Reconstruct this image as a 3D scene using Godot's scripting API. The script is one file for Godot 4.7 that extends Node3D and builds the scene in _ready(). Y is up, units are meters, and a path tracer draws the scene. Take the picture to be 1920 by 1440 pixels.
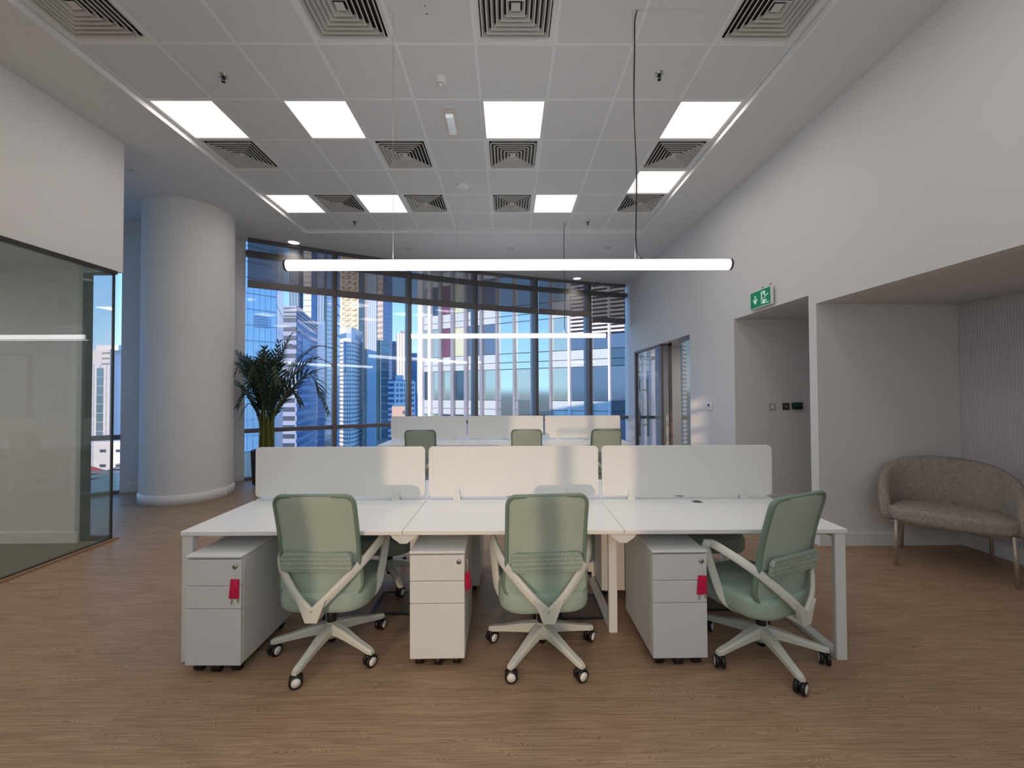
extends Node3D

# ------------------------------------------------------------------ names, groups, materials
var used := {}
var M := {}

func numbered(n: String) -> String:
	if not used.has(n):
		used[n] = 0
		return n
	used[n] += 1
	return "%s_%03d" % [n, used[n]]

func tag(o: Node, label: String, category: String, group := "", kind := "") -> Node:
	if label: o.set_meta("label", label)
	if category: o.set_meta("category", category)
	if group: o.set_meta("group", group)
	if kind: o.set_meta("kind", kind)
	return o

func thing(called: String, label: String, category: String, at := Vector3.ZERO, turn := 0.0, group := "") -> Node3D:
	var o := Node3D.new()
	o.name = numbered(called)
	add_child(o, true)
	o.position = at
	o.rotation_degrees.y = turn
	tag(o, label, category, group)
	return o

func shell(called: String) -> Node3D:
	var o := Node3D.new()
	o.name = numbered(called)
	add_child(o, true)
	o.set_meta("kind", "structure")
	return o

func part(parent: Node3D, called: String, st, m: Material, at := Vector3.ZERO, kind := "") -> MeshInstance3D:
	var mesh: Mesh = done(st) if st is SurfaceTool else st
	var o := MeshInstance3D.new()
	o.name = called
	o.mesh = mesh
	o.material_override = m
	o.position = at
	parent.add_child(o, true)
	if kind: o.set_meta("kind", kind)
	return o

func dup(src: Node3D, at: Vector3, turn: float, label: String, base: String) -> Node3D:
	var c: Node3D = src.duplicate()
	c.name = numbered(base)
	add_child(c, true)
	c.position = at
	c.rotation_degrees.y = turn
	c.set_meta("label", label)
	return c

func mat(c: Color, rough := 0.6, metal := 0.0, spec := 0.5) -> StandardMaterial3D:
	var m := StandardMaterial3D.new()
	m.albedo_color = c
	m.roughness = rough
	m.metallic = metal
	m.metallic_specular = spec
	return m

func c8(r: int, g: int, b: int) -> Color:
	return Color(r / 255.0, g / 255.0, b / 255.0)

func glass(tint: Color, a: float) -> StandardMaterial3D:
	var m := mat(Color(tint.r, tint.g, tint.b, a), 0.0)
	m.transparency = BaseMaterial3D.TRANSPARENCY_ALPHA
	return m

func glow(c: Color, e: float) -> StandardMaterial3D:
	var m := mat(c, 0.5)
	m.emission_enabled = true
	m.emission = c
	m.emission_energy_multiplier = e
	return m

# ------------------------------------------------------------------ mesh building
func mb(smooth := false) -> SurfaceTool:
	var st := SurfaceTool.new()
	st.begin(Mesh.PRIMITIVE_TRIANGLES)
	st.set_smooth_group(0 if smooth else -1)
	return st

func done(st: SurfaceTool) -> ArrayMesh:
	st.generate_normals()
	return st.commit()

func tri(st: SurfaceTool, a: Vector3, b: Vector3, c: Vector3) -> void:  # counter-clockwise seen from outside
	st.add_vertex(a)
	st.add_vertex(c)
	st.add_vertex(b)

func tri_o(st: SurfaceTool, a: Vector3, b: Vector3, c: Vector3, o: Vector3) -> void:  # o lies inside
	if (b - a).cross(c - a).dot((a + b + c) / 3.0 - o) < 0.0: tri(st, a, c, b)
	else: tri(st, a, b, c)

func quad_o(st: SurfaceTool, a: Vector3, b: Vector3, c: Vector3, d: Vector3, o: Vector3) -> void:
	tri_o(st, a, b, c, o)
	tri_o(st, a, c, d, o)

func box(st: SurfaceTool, c: Vector3, s: Vector3, bev := 0.0, xf := Transform3D()) -> void:
	var h := s * 0.5
	var o := xf * c
	var b := minf(bev, minf(h.x, minf(h.y, h.z)) * 0.9)
	for ax in 3:
		var u := (ax + 1) % 3
		var v := (ax + 2) % 3
		for sg: float in [-1.0, 1.0]:
			var q: Array[Vector3] = []
			for k: Array in [[-1, -1], [1, -1], [1, 1], [-1, 1]]:
				var p := Vector3.ZERO
				p[ax] = sg * h[ax]
				p[u] = k[0] * (h[u] - b)
				p[v] = k[1] * (h[v] - b)
				q.append(xf * (c + p))
			quad_o(st, q[0], q[1], q[2], q[3], o)
		if b > 0.0:
			for su: float in [-1.0, 1.0]:
				for sv: float in [-1.0, 1.0]:
					var e: Array[Vector3] = []
					for k: Array in [[-1, 0], [1, 0], [1, 1], [-1, 1]]:
						var p := Vector3.ZERO
						p[ax] = k[0] * (h[ax] - b)
						p[u] = su * (h[u] - (b if k[1] == 1 else 0.0))
						p[v] = sv * (h[v] - (0.0 if k[1] == 1 else b))
						e.append(xf * (c + p))
					quad_o(st, e[0], e[1], e[2], e[3], o)
	if b > 0.0:
		for sx: float in [-1.0, 1.0]:
			for sy: float in [-1.0, 1.0]:
				for sz: float in [-1.0, 1.0]:
					tri_o(st, xf * (c + Vector3(sx * h.x, sy * (h.y - b), sz * (h.z - b))), xf * (c + Vector3(sx * (h.x - b), sy * h.y, sz * (h.z - b))), xf * (c + Vector3(sx * (h.x - b), sy * (h.y - b), sz * h.z)), o)

func bx(x0: float, x1: float, y0: float, y1: float, z0: float, z1: float, bev := 0.0) -> SurfaceTool:
	var st := mb()
	add(st, x0, x1, y0, y1, z0, z1, bev)
	return st

func add(st: SurfaceTool, x0: float, x1: float, y0: float, y1: float, z0: float, z1: float, bev := 0.0) -> void:
	box(st, Vector3((x0 + x1) / 2, (y0 + y1) / 2, (z0 + z1) / 2), Vector3(absf(x1 - x0), absf(y1 - y0), absf(z1 - z0)), bev)

func frame_of(d: Vector3, up := Vector3.UP) -> Basis:  # z along d
	var z := d.normalized()
	if absf(z.dot(up)) > 0.98: up = Vector3.RIGHT
	var x := up.cross(z).normalized()
	return Basis(x, z.cross(x), z)

# a bar with a rectangular section through points; w across, t thick
func bar(st: SurfaceTool, a: Vector3, b: Vector3, w: float, t: float, bev := 0.0, up := Vector3.UP) -> void:
	box(st, Vector3.ZERO, Vector3(w, t, a.distance_to(b)), bev, Transform3D(frame_of(b - a, up), (a + b) / 2))

func tube(st: SurfaceTool, pts: Array, radii: Array, n := 10, closed := false, sx := 1.0, sy := 1.0, up := Vector3.UP) -> void:
	var rings := []
	var cnt := pts.size()
	var last_x := Vector3.ZERO
	for i in cnt:
		var d: Vector3
		if closed: d = pts[(i + 1) % cnt] - pts[(i - 1 + cnt) % cnt]
		else: d = pts[mini(i + 1, cnt - 1)] - pts[maxi(i - 1, 0)]
		var f := frame_of(d, up)
		if last_x != Vector3.ZERO and f.x.dot(last_x) < 0: f = Basis(-f.x, -f.y, f.z)
		last_x = f.x
		var r: float = radii[mini(i, radii.size() - 1)]
		var ring: Array[Vector3] = []
		for k in n:
			var a := TAU * (k + 0.5) / n
			ring.append(pts[i] + f.x * cos(a) * r * sx + f.y * sin(a) * r * sy)
		rings.append(ring)
	for i in (cnt if closed else cnt - 1):
		var j := (i + 1) % cnt
		var o: Vector3 = (pts[i] + pts[j]) / 2
		for k in n:
			quad_o(st, rings[i][k], rings[i][(k + 1) % n], rings[j][(k + 1) % n], rings[j][k], o)
	if not closed:
		for k in range(1, n - 1):
			tri_o(st, rings[0][0], rings[0][k], rings[0][k + 1], pts[1])
			tri_o(st, rings[cnt - 1][0], rings[cnt - 1][k], rings[cnt - 1][k + 1], pts[cnt - 2])

# a strap of rectangular section swept through points, with its own widths; side says where its flat face looks
func strap(st: SurfaceTool, pts: Array, widths: Array, t: float, side: Vector3) -> void:
	var rings := []
	for i in pts.size():
		var d: Vector3 = (pts[mini(i + 1, pts.size() - 1)] - pts[maxi(i - 1, 0)]).normalized()
		var wv := d.cross(side).normalized()
		var tv := wv.cross(d).normalized()
		var w: float = widths[mini(i, widths.size() - 1)] / 2
		var h := t / 2
		var b := minf(w, h) * 0.45
		var ring: Array[Vector3] = []
		for q: Array in [[-w + b, -h], [w - b, -h], [w, -h + b], [w, h - b], [w - b, h], [-w + b, h], [-w, h - b], [-w, -h + b]]:
			ring.append(pts[i] + wv * q[0] + tv * q[1])
		rings.append(ring)
	for i in pts.size() - 1:
		var o: Vector3 = (pts[i] + pts[i + 1]) / 2
		for k in 8:
			quad_o(st, rings[i][k], rings[i][(k + 1) % 8], rings[i + 1][(k + 1) % 8], rings[i + 1][k], o)
	for k in range(1, 7):
		tri_o(st, rings[0][0], rings[0][k], rings[0][k + 1], pts[1])
		tri_o(st, rings[-1][0], rings[-1][k], rings[-1][k + 1], pts[-2])

func smooth_path(pts: Array, n: int) -> Array:
	var cv := Curve3D.new()
	for i in pts.size():
		var d: Vector3 = (pts[mini(i + 1, pts.size() - 1)] - pts[maxi(i - 1, 0)]) / 6.0
		cv.add_point(pts[i], -d, d)
	var out := []
	var l := cv.get_baked_length()
	for i in n + 1:
		out.append(cv.sample_baked(l * i / n, true))
	return out

func lathe(st: SurfaceTool, prof: Array, n: int, c := Vector3.ZERO, xf := Transform3D()) -> void:
	var mid := Vector3.ZERO
	for i in prof.size() - 1:
		var a: Vector2 = prof[i]
		var b: Vector2 = prof[i + 1]
		var dr := b - a
		var outn := Vector2(dr.y, -dr.x).normalized()  # outside is on the right going up the profile
		for k in n:
			var t0 := TAU * k / n
			var t1 := TAU * (k + 1) / n
			var d0 := Vector3(cos(t0), 0, sin(t0))
			var d1 := Vector3(cos(t1), 0, sin(t1))
			var dm := (d0 + d1).normalized()
			var cen := c + dm * (a.x + b.x) / 2 + Vector3.UP * (a.y + b.y) / 2
			mid = cen - (dm * outn.x + Vector3.UP * outn.y) * 0.01
			var p0 := xf * (c + d0 * a.x + Vector3.UP * a.y)
			var p1 := xf * (c + d1 * a.x + Vector3.UP * a.y)
			var p2 := xf * (c + d1 * b.x + Vector3.UP * b.y)
			var p3 := xf * (c + d0 * b.x + Vector3.UP * b.y)
			var o := xf * mid
			if a.x > 1e-6: tri_o(st, p0, p1, p2, o)
			if b.x > 1e-6: tri_o(st, p0, p2, p3, o)

func cyl(st: SurfaceTool, a: Vector3, b: Vector3, r: float, n := 16, r2 := -1.0) -> void:
	var h := a.distance_to(b)
	var f := frame_of(b - a)
	lathe(st, [Vector2(0, 0), Vector2(r, 0), Vector2(r if r2 < 0 else r2, h), Vector2(0, h)], n, Vector3.ZERO, Transform3D(Basis(f.x, f.z, -f.y), a))

func extrude(st: SurfaceTool, poly: PackedVector2Array, z0: float, z1: float, xf := Transform3D()) -> void:
	var area := 0.0
	for i in poly.size():
		area += poly[i].cross(poly[(i + 1) % poly.size()])
	if area < 0: poly.reverse()
	for i in poly.size():
		var a := poly[i]
		var b := poly[(i + 1) % poly.size()]
		var q := [xf * Vector3(a.x, a.y, z0), xf * Vector3(b.x, b.y, z0), xf * Vector3(b.x, b.y, z1), xf * Vector3(a.x, a.y, z1)]
		tri(st, q[0], q[1], q[2])
		tri(st, q[0], q[2], q[3])
	var t := Geometry2D.triangulate_polygon(poly)
	for i in range(0, t.size(), 3):
		var a := poly[t[i]]
		var b := poly[t[i + 1]]
		var c := poly[t[i + 2]]
		if (b - a).cross(c - a) < 0:
			var s := b
			b = c
			c = s
		tri(st, xf * Vector3(a.x, a.y, z1), xf * Vector3(b.x, b.y, z1), xf * Vector3(c.x, c.y, z1))
		tri(st, xf * Vector3(a.x, a.y, z0), xf * Vector3(c.x, c.y, z0), xf * Vector3(b.x, b.y, z0))

func rounded(w: float, h: float, r: float, n := 5, c := Vector2.ZERO) -> PackedVector2Array:
	var p := PackedVector2Array()
	for q: Array in [[1, 1, 0], [-1, 1, 90], [-1, -1, 180], [1, -1, 270]]:
		for k in n + 1:
			var a := deg_to_rad(q[2] + 90.0 * k / n)
			p.append(c + Vector2(q[0] * (w / 2 - r) + cos(a) * r, q[1] * (h / 2 - r) + sin(a) * r))
	return p

# a slab whose edges are rolled over: rounded outline in the xz plane, between y0 and y1
func cushion(st: SurfaceTool, outline: PackedVector2Array, y0: float, y1: float, roll: float, crown := 0.0) -> void:
	var mid := Vector2.ZERO
	for p in outline: mid += p / outline.size()
	var rings := []
	var prof := [[0.0, 0.0], [0.35, 0.12], [0.75, 0.45], [1.0, 1.0]]
	var rows := []
	rows.append([-roll * 3.0, y0, 0.0])
	for q: Array in [[1.0, 0.0], [0.6, 0.08], [0.25, 0.3], [0.0, 1.0]]: rows.append([-roll * q[0], y0 + roll * q[1], 0.0])
	for q: Array in [[0.0, 1.0], [0.25, 0.3], [0.6, 0.08], [1.0, 0.0]]: rows.append([-roll * q[0], y1 - roll * q[1], 0.0])
	rows.append([-roll * 2.5, y1 + crown * 0.5, 0.0])
	rows.append([-roll * 4.5, y1 + crown, 0.0])
	for row: Array in rows:
		var ring: Array[Vector3] = []
		for p in outline:
			var d := (p - mid)
			var l := d.length()
			var q := mid + d * maxf(0.02, (l + row[0]) / l)
			ring.append(Vector3(q.x, row[1], q.y))
		rings.append(ring)
	var n := outline.size()
	var o := Vector3(mid.x, (y0 + y1) / 2, mid.y)
	for i in rings.size() - 1:
		for k in n: quad_o(st, rings[i][k], rings[i][(k + 1) % n], rings[i + 1][(k + 1) % n], rings[i + 1][k], o)
	for k in n:
		tri_o(st, rings[0][k], rings[0][(k + 1) % n], Vector3(mid.x, y0, mid.y), o)
		tri_o(st, rings[-1][k], rings[-1][(k + 1) % n], Vector3(mid.x, y1 + crown * 1.1, mid.y), o)

func noise_tex(freq: float, ramp: Gradient, size := 512, seed_ := 1, normal := false, strength := 4.0, ftype := FastNoiseLite.TYPE_SIMPLEX_SMOOTH, oct := 4) -> NoiseTexture2D:
	var n := FastNoiseLite.new()
	n.seed = seed_
	n.noise_type = ftype
	n.frequency = freq
	n.fractal_octaves = oct
	var t := NoiseTexture2D.new()
	t.width = size
	t.height = size
	t.seamless = true
	t.noise = n
	if normal:
		t.as_normal_map = true
		t.bump_strength = strength
	elif ramp: t.color_ramp = ramp
	return t

func ramp2(a: Color, b: Color) -> Gradient:
	var g := Gradient.new()
	g.set_color(0, a)
	g.set_color(1, b)
	return g

# ------------------------------------------------------------------ layout of the place
const TILE := 4.09      # face of the tile ceiling
const CEIL := 4.04      # plaster ceiling round it
const WX := 2.93        # right wall
const LX := -3.97       # glass partition on the left
const GRID_X := -0.238
const GRID_Z := -3.113
const GLAZE := [Vector2(-4.423, -7.047), Vector2(-3.228, -7.766), Vector2(-2.008, -8.419), Vector2(-0.722, -9.019), Vector2(0.618, -9.548), Vector2(1.925, -9.969), Vector2(2.93, -10.25)]
const BACK := 3.5

func _ready() -> void:
	setup()
	materials()
	room()
	ceiling()
	glazing()
	partition()
	right_side()
	city()
	desks()
	chairs()
	seating()
	palm()
	pendants()
	fittings()

func setup() -> void:
	var cam := Camera3D.new()
	cam.name = "camera"
	cam.fov = 85.22
	cam.near = 0.05
	cam.far = 4000.0
	cam.transform = Transform3D(Basis(Vector3.UP, deg_to_rad(-0.508)) * Basis(Vector3.RIGHT, deg_to_rad(1.02)) * Basis(Vector3.BACK, deg_to_rad(-0.26)), Vector3(0, 1.463, 0))
	add_child(cam)
	cam.current = true
	var env := Environment.new()
	env.background_mode = Environment.BG_SKY
	var sky := Sky.new()
	var ps := ProceduralSkyMaterial.new()
	ps.sky_top_color = c8(84, 160, 232)
	ps.sky_horizon_color = c8(196, 226, 238)
	ps.sky_curve = 0.11
	ps.ground_bottom_color = c8(120, 125, 130)
	ps.ground_horizon_color = c8(196, 215, 225)
	ps.sky_energy_multiplier = 1.25
	ps.ground_energy_multiplier = 0.7
	ps.sun_angle_max = 20.0
	sky.sky_material = ps
	env.sky = sky
	env.tonemap_mode = Environment.TONE_MAPPER_LINEAR
	env.tonemap_exposure = 1.15
	env.sdfgi_enabled = true
	env.ssao_enabled = true
	env.ssil_enabled = true
	var we := WorldEnvironment.new()
	we.name = "world"
	we.environment = env
	add_child(we)
	var sun := DirectionalLight3D.new()
	sun.name = "sun"
	sun.light_color = Color(1.0, 0.86, 0.72)
	sun.light_energy = 1.3
	sun.light_angular_distance = 0.7
	sun.shadow_enabled = true
	var az := deg_to_rad(14.0)
	var el := deg_to_rad(9.0)
	var dir := Vector3(sin(az) * cos(el), -sin(el), -cos(az) * cos(el))
	sun.basis = Basis.looking_at(dir)
	add_child(sun)

func area_light(called: String, at: Vector3, size: Vector2, energy: float, col: Color, turn := 0.0, pitch := -90.0) -> void:
	var l := AreaLight3D.new()
	l.name = called
	l.area_size = size
	l.light_energy = energy
	l.light_color = col
	l.shadow_enabled = true
	l.set("area_range", 20.0)
	l.basis = Basis(Vector3.UP, turn) * Basis(Vector3.RIGHT, deg_to_rad(pitch))
	l.position = at
	add_child(l, true)

func wood_texture() -> ImageTexture:
	var w := 2048
	var h := 1600
	var n1 := FastNoiseLite.new()
	n1.seed = 11
	n1.frequency = 1.0
	n1.fractal_octaves = 3
	var n2 := FastNoiseLite.new()
	n2.seed = 23
	n2.frequency = 1.0
	n2.fractal_type = FastNoiseLite.FRACTAL_NONE
	var n3 := FastNoiseLite.new()
	n3.seed = 31
	n3.frequency = 1.0
	n3.fractal_type = FastNoiseLite.FRACTAL_NONE
	var by := PackedByteArray()
	by.resize(w * h * 3)
	var i := 0
	for y in h:
		var strip := y / 200
		var v := (y % 200) / 200.0
		var tone: float = [0.0, 0.012, -0.012, 0.006, -0.016, 0.010, -0.005, 0.016][strip]
		var oy := strip * 37.0
		for x in w:
			var u := x / 2048.0
			var big := n1.get_noise_2d(u * 2.2 + oy, v * 2.6 + oy)
			var fine := n2.get_noise_2d(u * 9.0 + oy, v * 95.0)
			var mid := n2.get_noise_2d(u * 3.0 + oy + 50.0, v * 26.0)
			var fig := fposmod(n3.get_noise_2d(u * 4.5 + oy, v * 2.2 + oy) * 9.0 + fine * 0.12, 1.0)
			var line := maxf(0.0, 1.0 - absf(fig - 0.5) * 5.0) * clampf(big * 3.4 - 0.15, 0.0, 1.0)
			var s := 0.5 + tone + big * 0.09 + fine * 0.10 + mid * 0.08 - line * 0.20
			by[i] = clampi(int(76 + 178 * s), 0, 255)
			by[i + 1] = clampi(int(51 + 174 * s), 0, 255)
			by[i + 2] = clampi(int(29 + 164 * s), 0, 255)
			i += 3
	return ImageTexture.create_from_image(Image.create_from_data(w, h, false, Image.FORMAT_RGB8, by))

func materials() -> void:
	M.wall = mat(c8(232, 230, 228), 0.85)
	M.wall.normal_enabled = true
	M.wall.normal_texture = noise_tex(0.08, null, 256, 5, true, 0.6)
	M.wall.normal_scale = 0.15
	M.wall.uv1_triplanar = true
	M.wall.uv1_world_triplanar = true
	M.wall.uv1_scale = Vector3(1.5, 1.5, 1.5)
	M.ceil = mat(c8(222, 221, 219), 0.9)
	M.tile = mat(c8(226, 226, 225), 0.95)
	M.tile.albedo_texture = noise_tex(0.12, ramp2(Color(0.93, 0.93, 0.93), Color(1, 1, 1)), 512, 8)
	M.tile.uv1_triplanar = true
	M.tile.uv1_world_triplanar = true
	M.tile.uv1_scale = Vector3(1.7, 1.7, 1.7)
	M.bar = mat(c8(232, 232, 231), 0.55)
	M.trim = mat(c8(236, 236, 234), 0.45)
	M.wood = mat(Color.WHITE, 0.42)
	M.wood.albedo_texture = wood_texture()
	M.wood.metallic_specular = 0.35
	M.subfloor = mat(c8(62, 48, 40), 0.9)
	M.white = mat(c8(238, 239, 238), 0.35)
	M.white_metal = mat(c8(226, 230, 228), 0.38)
	M.cab = mat(c8(222, 225, 224), 0.42)
	M.screen = mat(c8(235, 236, 234), 0.55)
	M.screen.backlight_enabled = true
	M.screen.backlight = Color(0.12, 0.12, 0.12)
	M.black = mat(c8(20, 20, 22), 0.35)
	M.dark = mat(c8(40, 40, 42), 0.5)
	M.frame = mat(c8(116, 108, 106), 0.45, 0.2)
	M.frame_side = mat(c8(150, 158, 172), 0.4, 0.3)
	M.frame_dark = mat(c8(58, 55, 52), 0.45, 0.2)
	M.steel = mat(c8(190, 188, 184), 0.28, 0.9)
	M.pane = glass(c8(60, 80, 90), 0.04)
	M.door_glass = glass(c8(40, 104, 104), 0.24)
	M.part_glass = glass(c8(146, 180, 170), 0.14)
	M.rear_glass = glass(c8(30, 34, 36), 0.55)
	M.blind = mat(Color(0.40, 0.39, 0.395, 0.62), 0.9)
	M.blind.transparency = BaseMaterial3D.TRANSPARENCY_ALPHA
	M.blind_bar = mat(c8(104, 100, 99), 0.8)
	M.sage = mat(c8(163, 184, 170), 0.85)
	M.sage.normal_enabled = true
	M.sage.normal_texture = noise_tex(0.3, null, 256, 3, true, 2.0)
	M.sage.normal_scale = 0.4
	M.sage.uv1_triplanar = true
	M.sage.uv1_scale = Vector3(9, 9, 9)
	M.sage_mesh = mat(c8(182, 198, 184), 0.7)
	M.sage_mesh.backlight_enabled = true
	M.sage_mesh.backlight = Color(0.35, 0.4, 0.35)
	M.sage_mesh.normal_enabled = true
	M.sage_mesh.normal_texture = mesh_weave()
	M.sage_mesh.uv1_triplanar = true
	M.sage_mesh.uv1_scale = Vector3(14, 14, 14)
	M.sage_frame = mat(c8(118, 140, 125), 0.5)
	M.pad = mat(c8(168, 187, 174), 0.5)
	M.pad.heightmap_enabled = false
	M.pad.normal_enabled = true
	M.pad.normal_texture = hex_normal()
	M.pad.uv1_triplanar = true
	M.pad.uv1_scale = Vector3(10, 10, 10)
	M.shell = mat(c8(214, 217, 208), 0.42)
	M.pink = mat(c8(214, 22, 78), 0.3)
	M.tile_hole = mat(c8(30, 28, 28), 0.8)
	M.vane = mat(c8(206, 202, 196), 0.5)
	M.panel_glow = glow(c8(255, 244, 238), 0.88)
	M.tube_glow = glow(c8(255, 250, 252), 0.92)
	M.down_glow = glow(c8(255, 252, 248), 0.95)
	M.tweed = mat(Color.WHITE, 0.95)
	M.tweed.albedo_texture = noise_tex(0.09, ramp2(c8(128, 118, 110), c8(198, 188, 178)), 512, 14, false, 4.0, FastNoiseLite.TYPE_VALUE, 3)
	M.tweed.normal_enabled = true
	M.tweed.normal_texture = noise_tex(0.2, null, 512, 15, true, 5.0)
	M.tweed.normal_scale = 0.6
	M.tweed.uv1_triplanar = true
	M.tweed.uv1_scale = Vector3(2.2, 5, 2.2)
	M.brass = mat(c8(176, 164, 148), 0.4, 0.6)
	M.flute = mat(c8(206, 203, 208), 0.85)
	M.carpet = mat(c8(124, 112, 94), 1.0)
	M.leaf = mat(c8(28, 54, 36), 0.45)
	M.leaf.backlight_enabled = true
	M.leaf.backlight = Color(0.10, 0.16, 0.06)
	M.stem = mat(c8(104, 108, 48), 0.6)
	M.soil = mat(c8(50, 38, 30), 1.0)

func mesh_weave() -> ImageTexture:
	var im := Image.create(128, 128, false, Image.FORMAT_RGB8)
	for y in 128:
		for x in 128:
			var v := 0.5 + 0.25 * sin(x * TAU / 4.0) + 0.25 * sin(y * TAU / 8.0)
			im.set_pixel(x, y, Color(v, v, v))
	im.bump_map_to_normal_map(1.2)
	return ImageTexture.create_from_image(im)

func hex_normal() -> ImageTexture:
	var im := Image.create(180, 104, false, Image.FORMAT_RGB8)
	for y in 104:
		for x in 180:
			var best := 99.0
			for r in range(-1, 6):
				for q in range(-1, 9):
					var cx := q * 22.5 + (11.25 if posmod(r, 2) == 1 else 0.0)
					var cy := r * 26.0
					best = minf(best, Vector2((x - cx) , (y - cy) * 0.87).length())
			var v := clampf((best - 6.0) / 5.0, 0.0, 1.0)
			im.set_pixel(x, y, Color(v, v, v))
	im.bump_map_to_normal_map(5.0)
	return ImageTexture.create_from_image(im)

# ------------------------------------------------------------------ room shell
func glaze_z(x: float) -> float:
	return 0.027 * x * x - 0.392 * x - 9.317

func room() -> void:
	var fl := shell("floor")
	part(fl, "floor_slab", bx(-7.7, 6.2, -0.3, -0.008, -10.5, BACK + 0.15), M.subfloor)
	var kinds := []
	for k in 16:
		var strip := k % 8
		var u0 := 0.0 if k < 8 else 0.12
		var st := mb()
		var lx := 0.7499
		var lz := 0.1149
		var e := 0.0004
		var p := [Vector3(-lx + e, 0, -lz + e), Vector3(lx - e, 0, -lz + e), Vector3(lx - e, 0, lz - e), Vector3(-lx + e, 0, lz - e)]
		var q := [Vector3(-lx, -0.0004, -lz), Vector3(lx, -0.0004, -lz), Vector3(lx, -0.0004, lz), Vector3(-lx, -0.0004, lz)]
		var b := [Vector3(-lx, -0.008, -lz), Vector3(lx, -0.008, -lz), Vector3(lx, -0.008, lz), Vector3(-lx, -0.008, lz)]
		var uv := func(v: Vector3) -> Vector2:
			var fu := u0 + 0.88 * clampf((v.x + lx) / (2 * lx), 0, 1)
			var fv := clampf((v.z + lz) / (2 * lz), 0, 1)
			if k >= 8: fu = 1.0 - fu
			return Vector2(fu, (strip + 0.02 + 0.96 * fv) / 8.0)
		var put := func(a: Vector3, bb: Vector3, c: Vector3) -> void:
			for v: Vector3 in [a, c, bb]:
				st.set_uv(uv.call(v))
				st.add_vertex(v)
		put.call(p[0], p[2], p[1])
		put.call(p[0], p[3], p[2])
		for i in 4:
			var j := (i + 1) % 4
			put.call(p[i], p[j], q[j])
			put.call(p[i], q[j], q[i])
			put.call(q[i], q[j], b[j])
			put.call(q[i], b[j], b[i])
		kinds.append(done(st))
	var rng := RandomNumberGenerator.new()
	rng.seed = 77
	var far := {}
	var count := 0
	var row := 0
	var z := 3.38
	while z > -10.4:
		var x: float = -7.6 + [0.0, 0.83, 0.41, 1.17][row % 4] - 0.6
		while x < 6.4:
			var kind := rng.randi() % 16
			var c := Vector3(x, 0, z)
			var in_view: bool = z < -1.15 and absf(x) < -z * 1.27 + 0.8 and z > minf(glaze_z(clampf(x, -5.7, 3)) - 0.1, -4.0) and x < (4.9 if z > -4.05 else 3.6) and x > -6.4
			if in_view and not (x < -4.7 and z > -4.1) and count < 300:
				part(fl, "plank", kinds[kind], M.wood, c)
				count += 1
			elif x < 6.0 and x > -7.4 and not (x < -4.0 - 0.75 and z > -4.1):
				if not far.has(kind): far[kind] = []
				far[kind].append(c)
			x += 1.5
		z -= 0.23
		row += 1
	for kind: int in far:
		var st := SurfaceTool.new()
		st.begin(Mesh.PRIMITIVE_TRIANGLES)
		for c: Vector3 in far[kind]: st.append_from(kinds[kind], 0, Transform3D(Basis(), c))
		part(fl, "plank_field", st.commit(), M.wood, Vector3.ZERO, "stuff")

	# round column standing in front of the outer wall
	var col := shell("column")
	var st := mb(true)
	lathe(st, [Vector2(0.53, 0.0), Vector2(0.53, CEIL + 0.03)], 64)
	part(col, "column_shaft", st, M.wall, Vector3(-4.53, 0, -5.97))
	st = mb(true)
	lathe(st, [Vector2(0.53, 0.0), Vector2(0.545, 0.0), Vector2(0.545, 0.125), Vector2(0.53, 0.135)], 64)
	part(col, "baseboard", st, M.trim, Vector3(-4.53, 0, -5.97))

	# pier of the outer wall behind the column
	var pier := shell("wall_outer")
	var a := Vector3(-5.70, 0, -6.19)
	var b := Vector3(-4.423, 0, -7.047)
	var n := Vector3(-(b - a).z, 0, (b - a).x).normalized()
	if n.z > 0: n = -n
	part(pier, "wall_face", plank_between(a + n * 0.2, b + n * 0.2, 0.0, 4.1, 0.4), M.wall)
	part(pier, "baseboard", plank_between(a - n * 0.005, b - n * 0.005, 0.0, 0.13, 0.02), M.trim)

	# rear wall behind the photographer, with tall windows that let the low sun in
	var rear := shell("wall_rear")
	st = mb()
	var spans := [[-7.7, -3.9], [-3.9, -2.5], [-0.72, -0.52], [-0.40, 0.25], [0.50, 3.1]]
	for s: Array in spans: add(st, s[0], s[1], 0, 4.3, BACK, BACK + 0.15)
	for s: Array in [[-2.5, -0.72], [-0.52, -0.40], [0.25, 0.50]]: add(st, s[0], s[1], 2.98, 4.3, BACK, BACK + 0.15)
	for s: Array in [[-0.52, -0.40], [0.25, 0.50]]: add(st, s[0], s[1], 0.0, 2.25, BACK, BACK + 0.15)
	part(rear, "wall_face", st, M.wall)
	var rw := shell("window_8")
	st = mb()
	for s: Array in [[-0.52, -0.40], [0.25, 0.50]]: add(st, s[0], s[1], 0.0 if s[0] < -1.0 else 2.25, 2.98, BACK + 0.06, BACK + 0.07)
	part(rw, "pane", st, M.pane)
	part(rw, "pane", bx(-2.5, -0.72, 0.0, 2.98, BACK + 0.06, BACK + 0.07), M.rear_glass)
	part(rw, "mullion", bx(-1.26, -1.18, 0, 2.98, BACK, BACK + 0.12), M.frame_dark)
	# far left side wall and roof over everything
	part(shell("wall_left"), "wall_face", bx(-7.85, -7.7, 0, 4.3, -4.9, BACK + 0.15), M.wall)
	part(shell("roof"), "roof_slab", bx(-7.85, 6.3, 4.3, 4.5, -4.6, BACK + 0.15), M.ceil)
	st = mb()
	var poly := PackedVector2Array([Vector2(-7.85, 4.6), Vector2(6.3, 4.6), Vector2(6.3, 10.6)])
	for i in range(GLAZE.size() - 1, -1, -1): poly.append(Vector2(GLAZE[i].x, -GLAZE[i].y + 0.12))
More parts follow.
